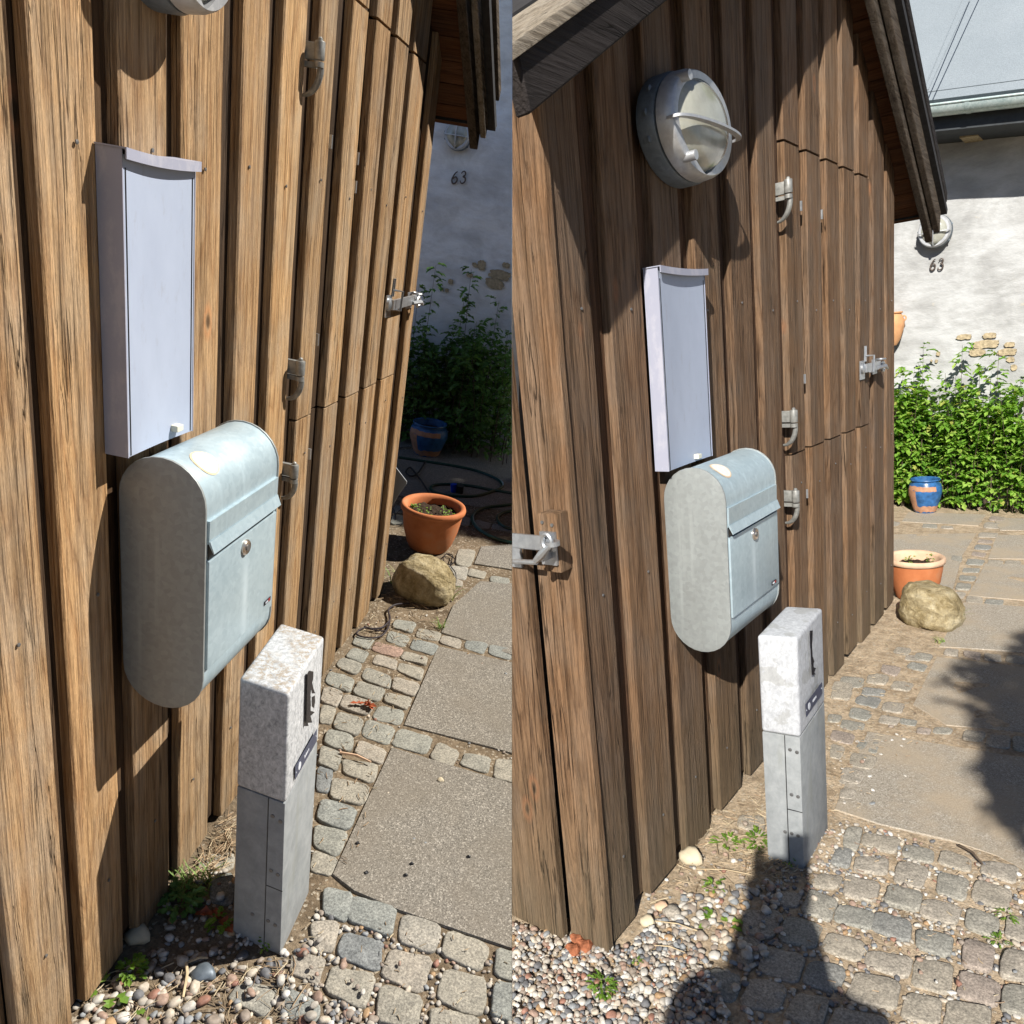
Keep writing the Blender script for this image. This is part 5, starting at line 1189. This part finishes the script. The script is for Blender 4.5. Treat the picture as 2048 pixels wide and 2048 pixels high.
smooth_sharp(o := obj('black_cable', B().tube(cab, .0045, 8), 'cable_purple', YL, None, base=tuple(cab[0]))); props(o, 'dark cable coming from under the boulder onto the setts', 'cable')
cab = spline(gp(YL, [c5(1050, 870), c5(1050, 940), c5(1010, 1010), c5(940, 1040), c5(840, 1030), c5(805, 1005), c5(860, 965), c5(960, 985), c5(1030, 990)], .011), 8)
smooth_sharp(o := obj('black_cable', B().tube(cab, .0040, 8), 'cable_purple', YL, None, base=tuple(cab[0]))); props(o, 'loop of dark cable lying on the setts at the shed foot', 'cable')
cab = spline(gp(YL, [c_(640, 1290), c_(720, 1340), c_(700, 1390), c_(640, 1390), c_(610, 1340), c_(640, 1295), c_(700, 1310), c_(680, 1400), c_(730, 1480), c_(730, 1570)], .012), 8)
smooth_sharp(o := obj('black_cable', B().tube(cab, .003, 6), 'cable_black', YL, None, base=tuple(cab[0]))); props(o, 'thin dark cable loop between the pot and the boulder', 'cable')
P0 = YL.on(c_(690, 770), 2, .0)
NZ = empty('hose_nozzle', YL, (P0.x, P0.y + .2, 0), 'blue and black hose nozzle standing behind the terracotta pot', 'hose nozzle')
P1 = YL.on(c_(700, 765), 1, P0.y + .15); P2 = YL.on(c_(700, 675), 1, P0.y + .15)
smooth_sharp(obj('handle', B().tube([(P1.x, P1.y, .005), (P2.x + .003, P2.y, max(.06, P2.z))], [.020, .024], 12), 'blue_plastic', YL, NZ))
smooth_sharp(obj('barrel', B().tube([(P1.x + .042, P1.y + .01, .005), (P2.x + .050, P2.y, max(.06, P2.z))], [.026, .026], 12), 'dark_plastic', YL, NZ))
sh = [YL.on(p, 1, 3.45) for p in (c_(90, 380), c_(150, 455), c_(258, 595), c_(255, 620), c_(170, 740), c_(120, 830), c_(60, 700))]
props(o := obj('plastic_sheet', B().prism(sh, (0, .006, 0)), 'sheet_plastic', YL, None, base=(sh[0].x, sh[0].y, 0)), 'grey plastic sheet corner sticking out behind the honey brown shed', 'plastic sheet')

# ------------------------------------------------------------------ litter
def litter(Y, label, regions, seed, mat='litter'):
    rnd = random.Random(seed); V = []; Fc = []; o = 0
    for (px, n, l0, l1) in regions:
        P = [Y.on(p, 2, 0) for p in px]; P = [(p.x, p.y) for p in P]; xs = [p[0] for p in P]; ys = [p[1] for p in P]; k = 0
        while k < n:
            x = rnd.uniform(min(xs), max(xs)); y = rnd.uniform(min(ys), max(ys))
            if not pip(x, y, P): k += .02; continue
            k += 1; l = rnd.uniform(l0, l1); a = rnd.uniform(0, 3.14); w = rnd.uniform(.0006, .0016); d = Vector((math.cos(a), math.sin(a), rnd.uniform(-.12, .12))) * l / 2; s = Vector((-math.sin(a), math.cos(a), 0)) * w
            c0 = Vector((x, y, rnd.uniform(.004, .011))); u = Vector((0, 0, w * 1.2)); bend = Vector((rnd.uniform(-1, 1), rnd.uniform(-1, 1), 0)) * l * .12
            V += [c0 - d - s, c0 - d + s, c0 - d + u, c0 + bend - s, c0 + bend + s, c0 + bend + u, c0 + d - s, c0 + d + s, c0 + d + u]
            for q in (0, 3): Fc += [(o + q, o + q + 3, o + q + 5, o + q + 2), (o + q + 2, o + q + 5, o + q + 4, o + q + 1), (o + q, o + q + 1, o + q + 4, o + q + 3)]
            o += 9
    ob = fast('litter', [tuple(v) for v in V], Fc, mat, Y); props(ob, label, 'litter', None, 'stuff')
litter(YL, 'dry stalks and bark crumbs on soil and joints of the left yard', [([(370,1760),(460,1620),(465,1700),(440,1760)], 120, .02, .08), ([(160,2000),(260,1930),(600,1920),(600,2060),(160,2060)], 160, .015, .06), ([(740,1170),(900,1200),(860,1290),(700,1310)], 160, .01, .05), ([(600,1850),(700,1790),(1020,1900),(1020,2060),(600,2060)], 50, .008, .02), ([(620,1340),(820,1340),(700,1780),(620,1780)], 140, .008, .03)], 1)
litter(YR, 'dry stalks and bark crumbs on soil and joints of the right yard', [([(1500,1690),(1600,1740),(1560,1790),(1480,1770)], 130, .02, .05), ([(1400,1600),(1540,1560),(1540,1780),(1300,1830)], 160, .01, .06), ([(1560,1650),(2040,1750),(2040,2040),(1500,2040)], 90, .008, .02), ([(1640,1280),(1850,1240),(1850,1600),(1650,1640)], 150, .006, .03)], 2)
def stick(Y, p, q, r, mat, label, z=.01):
    a = Y.on(p, 2, z); b = Y.on(q, 2, z + .006); m = (a + b) / 2 + Vector((.004, .004, .006))
    smooth_sharp(o := obj('twig', B().tube([a, m, b], [r, r * .9, r * .7], 6), mat, Y, None, base=tuple(a))); props(o, label, 'twig')
stick(YL, (372, 1915), (366, 1995), .004, 'straw', 'thick dry straw standing up from the pebbles below the honey shed')
stick(YL, (374, 1925), (416, 1916), .0035, 'straw', 'short dry straw lying across the pebbles')
stick(YL, (680, 1505), (742, 1524), .0045, 'terracotta_pale', 'flat pinkish wooden stick lying on the setts')
stick(YR, (1917, 1690), (1965, 1728), .004, 'bark', 'brown stick lying on the setts at the right')
stick(YR, (1393, 1738), (1500, 1748), .0016, 'straw', 'long straw in front of the second dark board foot')
stick(YR, (1310, 1842), (1395, 1862), .0016, 'straw', 'long straw on the soil at the dark shed corner')
stick(YR, (1300, 1890), (1370, 1905), .0016, 'straw', 'straw lying over the pebbles at the dark shed corner')
P0 = YL.on((731, 1409), 2, .012); rnd = random.Random(9)
V, Fc = leaves([(P0.x + rnd.uniform(-.02, .02), P0.y + rnd.uniform(-.012, .012), .012 + rnd.random() * .008) for _ in range(7)], [(rnd.uniform(-1, 1), rnd.uniform(-.4, .4), .25) for _ in range(7)], .034, .022, rnd, .2, .4, True)
props(fast('dead_leaf', [tuple(v) for v in V], Fc, 'dead_leaf', YL, base=(P0.x, P0.y, 0)), 'curled red brown dead leaf on a sett', 'dead leaf')
P0 = YL.on((418, 1835), 2, .012)
V, Fc = leaves([(P0.x - .03 + .02 * i, P0.y, .014) for i in range(4)], [(1, .3, .2), (-1, .2, .2), (.5, 1, .1), (1, -.5, .2)], .05, .035, rnd, .15, .4, True)
props(fast('dead_leaf', [tuple(v) for v in V], Fc, 'dead_leaf', YL, base=(P0.x, P0.y, 0)), 'brown dead leaf in the shade between shed and post', 'dead leaf')
P0 = YR.on((1155, 1880), 2, .01)
for dx, dy, r in ((0, 0, .017), (.03, -.008, .020), (.012, -.034, .018)):
    o = fast('brick_chip', ICO_V * np.array([r * 1.2, r, r * .7]) * (1 + .2 * np.sin(ICO_V[:, :1] * 5)) + np.array([P0.x + dx, P0.y + dy, .012]), ICO_F, 'brick_orange', YR, base=(P0.x + dx, P0.y + dy, 0)); props(o, 'orange brick chip in the pebbles below the side boards', 'brick chip', 'orange brick chips at the lane-side boards')

# ------------------------------------------------------------------ outside the picture: who and what casts the shadows
def tree(Y, label, foot, cc, rad, n, seed, L, trunk_r=.12):
    rnd = random.Random(seed); T = empty('tree', Y, foot, label, 'tree'); P = []; D = []
    C0 = Vector(cc); R3 = Vector(rad)
    while len(P) < n:
        v = Vector((rnd.uniform(-1, 1), rnd.uniform(-1, 1), rnd.uniform(-1, 1)))
        r = v.length
        if r > 1.12: continue
        lim = 1.0 + .22 * noise.noise(v.normalized() * 2.6 + Vector((seed, 0, 0)))
        if r > lim: continue
        P.append(C0 + Vector((v.x * R3.x, v.y * R3.y, v.z * R3.z))); D.append((rnd.uniform(-1, 1), rnd.uniform(-1, 1), rnd.uniform(-.6, .6)))
    V, Fc = leaves(P, D, L, L * .6, rnd, .2, .2, True)
    a = fast('crown', [tuple(v) for v in V], Fc, 'leaf_right', Y, T)
    b = B().tube([foot, Vector(foot).lerp(C0, .5) + Vector((.05, .03, 0)), C0], [trunk_r, trunk_r * .75, trunk_r * .35], 10)
    for i in range(7):
        q = P[i * 37 % len(P)]; s = Vector(foot).lerp(C0, .72 + .04 * i); b.tube([s, (s + q) / 2 + Vector((0, 0, .05)), q], [trunk_r * .3, trunk_r * .2, .01], 6)
    t_ = obj('trunk', b, 'bark', Y, T); NOCLIP.add(a.name); NOCLIP.add(t_.name)
tree(YL, 'tall leafy tree added out of view to shade the end of the left yard', (4.9, 8.3, 0), (4.85, 8.1, 6.0), (1.45, 1.45, 1.3), 9000, 3, .15)  # unseen tree, added only to throw shade on this ground
tree(YR, 'small leafy tree behind the viewer whose shadow falls at the right edge', (2.9, -1.0, 0), (3.13, -.93, 2.98), (1.10, .76, .76), 20000, 8, .085, .05)

# the photographer, standing right behind the camera in the right yard, phone held up in both hands
def person():
    P0 = (1.045, -.33, 0)
    T = empty('person', YR, P0, 'person in blue shirt and dark trousers behind the viewer, holding up a phone', 'person')
    f = Vector((-.34, .94, 0)).normalized(); r = Vector((f.y, -f.x, 0)); up = Vector((0, 0, 1)); O = Vector(P0)
    def pt(a, b, z): return O + r * a + f * b + up * z
    def skin(name, joints, edges, radii, mat, lev=2):
        me = bpy.data.meshes.new(name); me.from_pydata([tuple(j - Vector(T['_base'])) for j in joints], edges, [])
        o = bpy.data.objects.new(name, me); YR.coll.objects.link(o); o.parent = T; o['_base'] = T['_base']; o['_yard'] = 1
        me.materials.append(MATS[mat])
        m = o.modifiers.new('skin', 'SKIN'); m.use_smooth_shade = True
        for i, rr in enumerate(radii): me.skin_vertices[0].data[i].radius = (rr if isinstance(rr, tuple) else (rr, rr))
        me.skin_vertices[0].data[0].use_root = True
        s = o.modifiers.new('sub', 'SUBSURF'); s.levels = lev; s.render_levels = lev
        NOCLIP.add(o.name); return o
    # body: pelvis 0 spine 1 chest 2 neck 3 | legs | arms up to the wrists
    J = [pt(0, 0, .90), pt(0, 0, 1.05), pt(0, .01, 1.22), pt(0, .0, 1.36), pt(0, .01, 1.43),
         pt(.09, 0, .84), pt(.10, .02, .46), pt(.11, -.01, .08), pt(.12, .12, .03),
         pt(-.09, 0, .84), pt(-.10, .02, .46), pt(-.11, -.01, .08), pt(-.12, .12, .03),
         pt(.20, .0, 1.28), pt(.135, .10, .98), pt(.062, .25, 1.36), pt(-.215, 0, 1.28), pt(-.135, .10, .98), pt(-.062, .25, 1.36)]
    E = [(0, 1), (1, 2), (2, 3), (3, 4), (0, 5), (5, 6), (6, 7), (7, 8), (0, 9), (9, 10), (10, 11), (11, 12), (2, 13), (13, 14), (14, 15), (2, 16), (16, 17), (17, 18)]
    Rr = [(.15, .10), (.14, .10), (.17, .11), .065, .055, .085, .058, .042, .035, .085, .058, .042, .035, .072, .052, .034, .072, .052, .034]
    skin('body', J, E, Rr, 'shirt')
    skin('trousers', [pt(0, 0, .93), pt(.095, 0, .82), pt(.10, .02, .46), pt(.11, -.01, .10), pt(-.095, 0, .82), pt(-.10, .02, .46), pt(-.11, -.01, .10)], [(0, 1), (1, 2), (2, 3), (0, 4), (4, 5), (5, 6)], [(.165, .115), .10, .07, .055, .10, .07, .055], 'trousers')
    for s in (1, -1):
        skin('shoe', [pt(s * .11, -.04, .035), pt(s * .115, .06, .035), pt(s * .12, .15, .03)], [(0, 1), (1, 2)], [.042, .045, .034], 'dark_plastic')
        # hand: palm and five fingers closing round the phone edge
        w = pt(s * .062, .25, 1.36); palm = pt(s * .056, .262, 1.43)
        skin('hand', [w, pt(s * .060, .258, 1.40), palm], [(0, 1), (1, 2)], [(.024, .02), (.032, .018), (.036, .018)], 'skin')
        for k in range(4):
            z = 1.425 + .019 * k
            skin('finger', [palm + up * (.0 + .012 * k), pt(s * .066, .282, z + .012), pt(s * .056, .300, z + .018), pt(s * (.036 - .002 * k), .298, z + .022)], [(0, 1), (1, 2), (2, 3)], [.010, .0088, .008, .007], 'skin', 1)
        skin('thumb', [palm, pt(s * .050, .268, 1.462), pt(s * .034, .272, 1.492)], [(0, 1), (1, 2)], [.012, .010, .008], 'skin', 1)
    # head with face, ears, hair
    bm = bmesh.new(); bmesh.ops.create_icosphere(bm, subdivisions=4, radius=1); vs = []
    hc = pt(0, .03, 1.53)
    for v in bm.verts:
        x, y, z = v.co
        X = .073 * x * (1 - .22 * max(0, -z) ** 1.3); Yv = .092 * y; Z = .112 * z
        if y > 0:
            Yv += .022 * math.exp(-((x / .16) ** 2 + ((z + .12) / .22) ** 2))          # nose
            Yv -= .010 * math.exp(-(((abs(x) - .38) / .16) ** 2 + ((z - .05) / .12) ** 2))   # eye sockets
            Yv += .006 * math.exp(-((x / .3) ** 2 + ((z + .48) / .08) ** 2))           # lips
            Yv += .008 * math.exp(-((x / .3) ** 2 + ((z + .85) / .2) ** 2))            # chin
        vs.append(hc + r * X + f * Yv + up * Z)
    fs = [[v.index for v in q.verts] for q in bm.faces]; bm.free()
    h = fast('head', [tuple(v) for v in vs], fs, 'skin', YR, T, smooth=True); NOCLIP.add(h.name)
    hv = []
    keep = {}
    for i, v in enumerate(vs):
        loc = v - hc; a, b_, c_2 = loc.dot(r), loc.dot(f), loc.z
        if c_2 > .035 or b_ < -.005: keep[i] = len(hv); hv.append(hc + r * a * 1.13 + f * b_ * 1.12 + up * (c_2 * 1.1 if c_2 > -.02 else c_2 * 1.35))
    hf = [[keep[i] for i in q] for q in fs if all(i in keep for i in q)]
    q = fast('hair', [tuple(v) for v in hv], hf, 'hair', YR, T, smooth=True); NOCLIP.add(q.name)
    for s in (1, -1):
        e = B().lathe([(.016, 0), (.02, .006), (.012, .01)], (0, 0, 0), 'X', .6, 1, 12); e.v = [tuple(hc + r * s * (.070 + v[0]) + f * (v[1] - .005) + up * (v[2] * 1.3)) for v in e.v]
        q = obj('ear', e, 'skin', YR, T, smooth=True); NOCLIP.add(q.name)
        e = B().lathe([(.0, -.004), (.010, -.002), (.011, 0), (.006, .005), (0.0005, .006)], (0, 0, 0), 'X', 1, .6, 12); e.v = [tuple(hc + f * (.083 + v[0]) + r * (s * .028 + v[1]) + up * (.006 + v[2])) for v in e.v]
        q = obj('eye', e, 'print_white', YR, T, smooth=True); NOCLIP.add(q.name)
    return T
PT = person()
# phone: a thing of its own, the picture is taken through its lens
fw = YR.Rc.transposed() @ Vector((0, 0, 1)); rt = YR.Rc.transposed() @ Vector((1, 0, 0)); dn = YR.Rc.transposed() @ Vector((0, 1, 0))
pc0 = YR.c - fw * .012 + dn * .045 + rt * .0
cs = [pc0 + rt * a + dn * b_ - fw * c_3 for c_3 in (0, .008) for a, b_ in ((-.036, -.075), (.036, -.075), (.036, .075), (-.036, .075))]
ph = obj('phone', B().add(cs, [(0, 1, 2, 3), (7, 6, 5, 4), (0, 4, 5, 1), (1, 5, 6, 2), (2, 6, 7, 3), (3, 7, 4, 0)]), 'dark_plastic', YR, None, base=tuple(pc0), bevel=.003)
props(ph, 'black smartphone held up by the person behind the viewer', 'phone'); NOCLIP.add(ph.name)

half = .0006
# ------------------------------------------------------------------ the two yards meet here: whatever crosses is cut flush
bpy.context.view_layer.update()
for o in list(YL.coll.objects) + list(YR.coll.objects):
    if o.type != 'MESH' or o.name in NOCLIP or '_yard' not in o: continue
    s = o['_yard']; mw = o.matrix_world; lim = half * .98
    co = np.empty(len(o.data.vertices) * 3); o.data.vertices.foreach_get('co', co); co = co.reshape(-1, 3)
    X = co @ np.array(mw.to_3x3())[0] + mw.translation.x
    inside = X * s
    if inside.min() >= lim - 1e-6: continue
    if inside.max() <= lim:
        bpy.data.objects.remove(o, do_unlink=True); continue
    inv = mw.inverted(); pco = inv @ Vector((s * lim, 0, 0)); nrm_ = (inv.to_3x3() @ Vector((s, 0, 0))).normalized()
    if o.data.users > 1: o.data = o.data.copy()
    bm = bmesh.new(); bm.from_mesh(o.data)
    bmesh.ops.bisect_plane(bm, geom=bm.verts[:] + bm.edges[:] + bm.faces[:], plane_co=pco, plane_no=nrm_, clear_inner=True)
    bm.to_mesh(o.data); bm.free()
for o in list(bpy.data.objects):
    for k in ('_base', '_yard'):
        if k in o: del o[k]
# things left empty by the cut
for o in list(bpy.data.objects):
    if o.type == 'EMPTY' and not o.children: bpy.data.objects.remove(o, do_unlink=True)
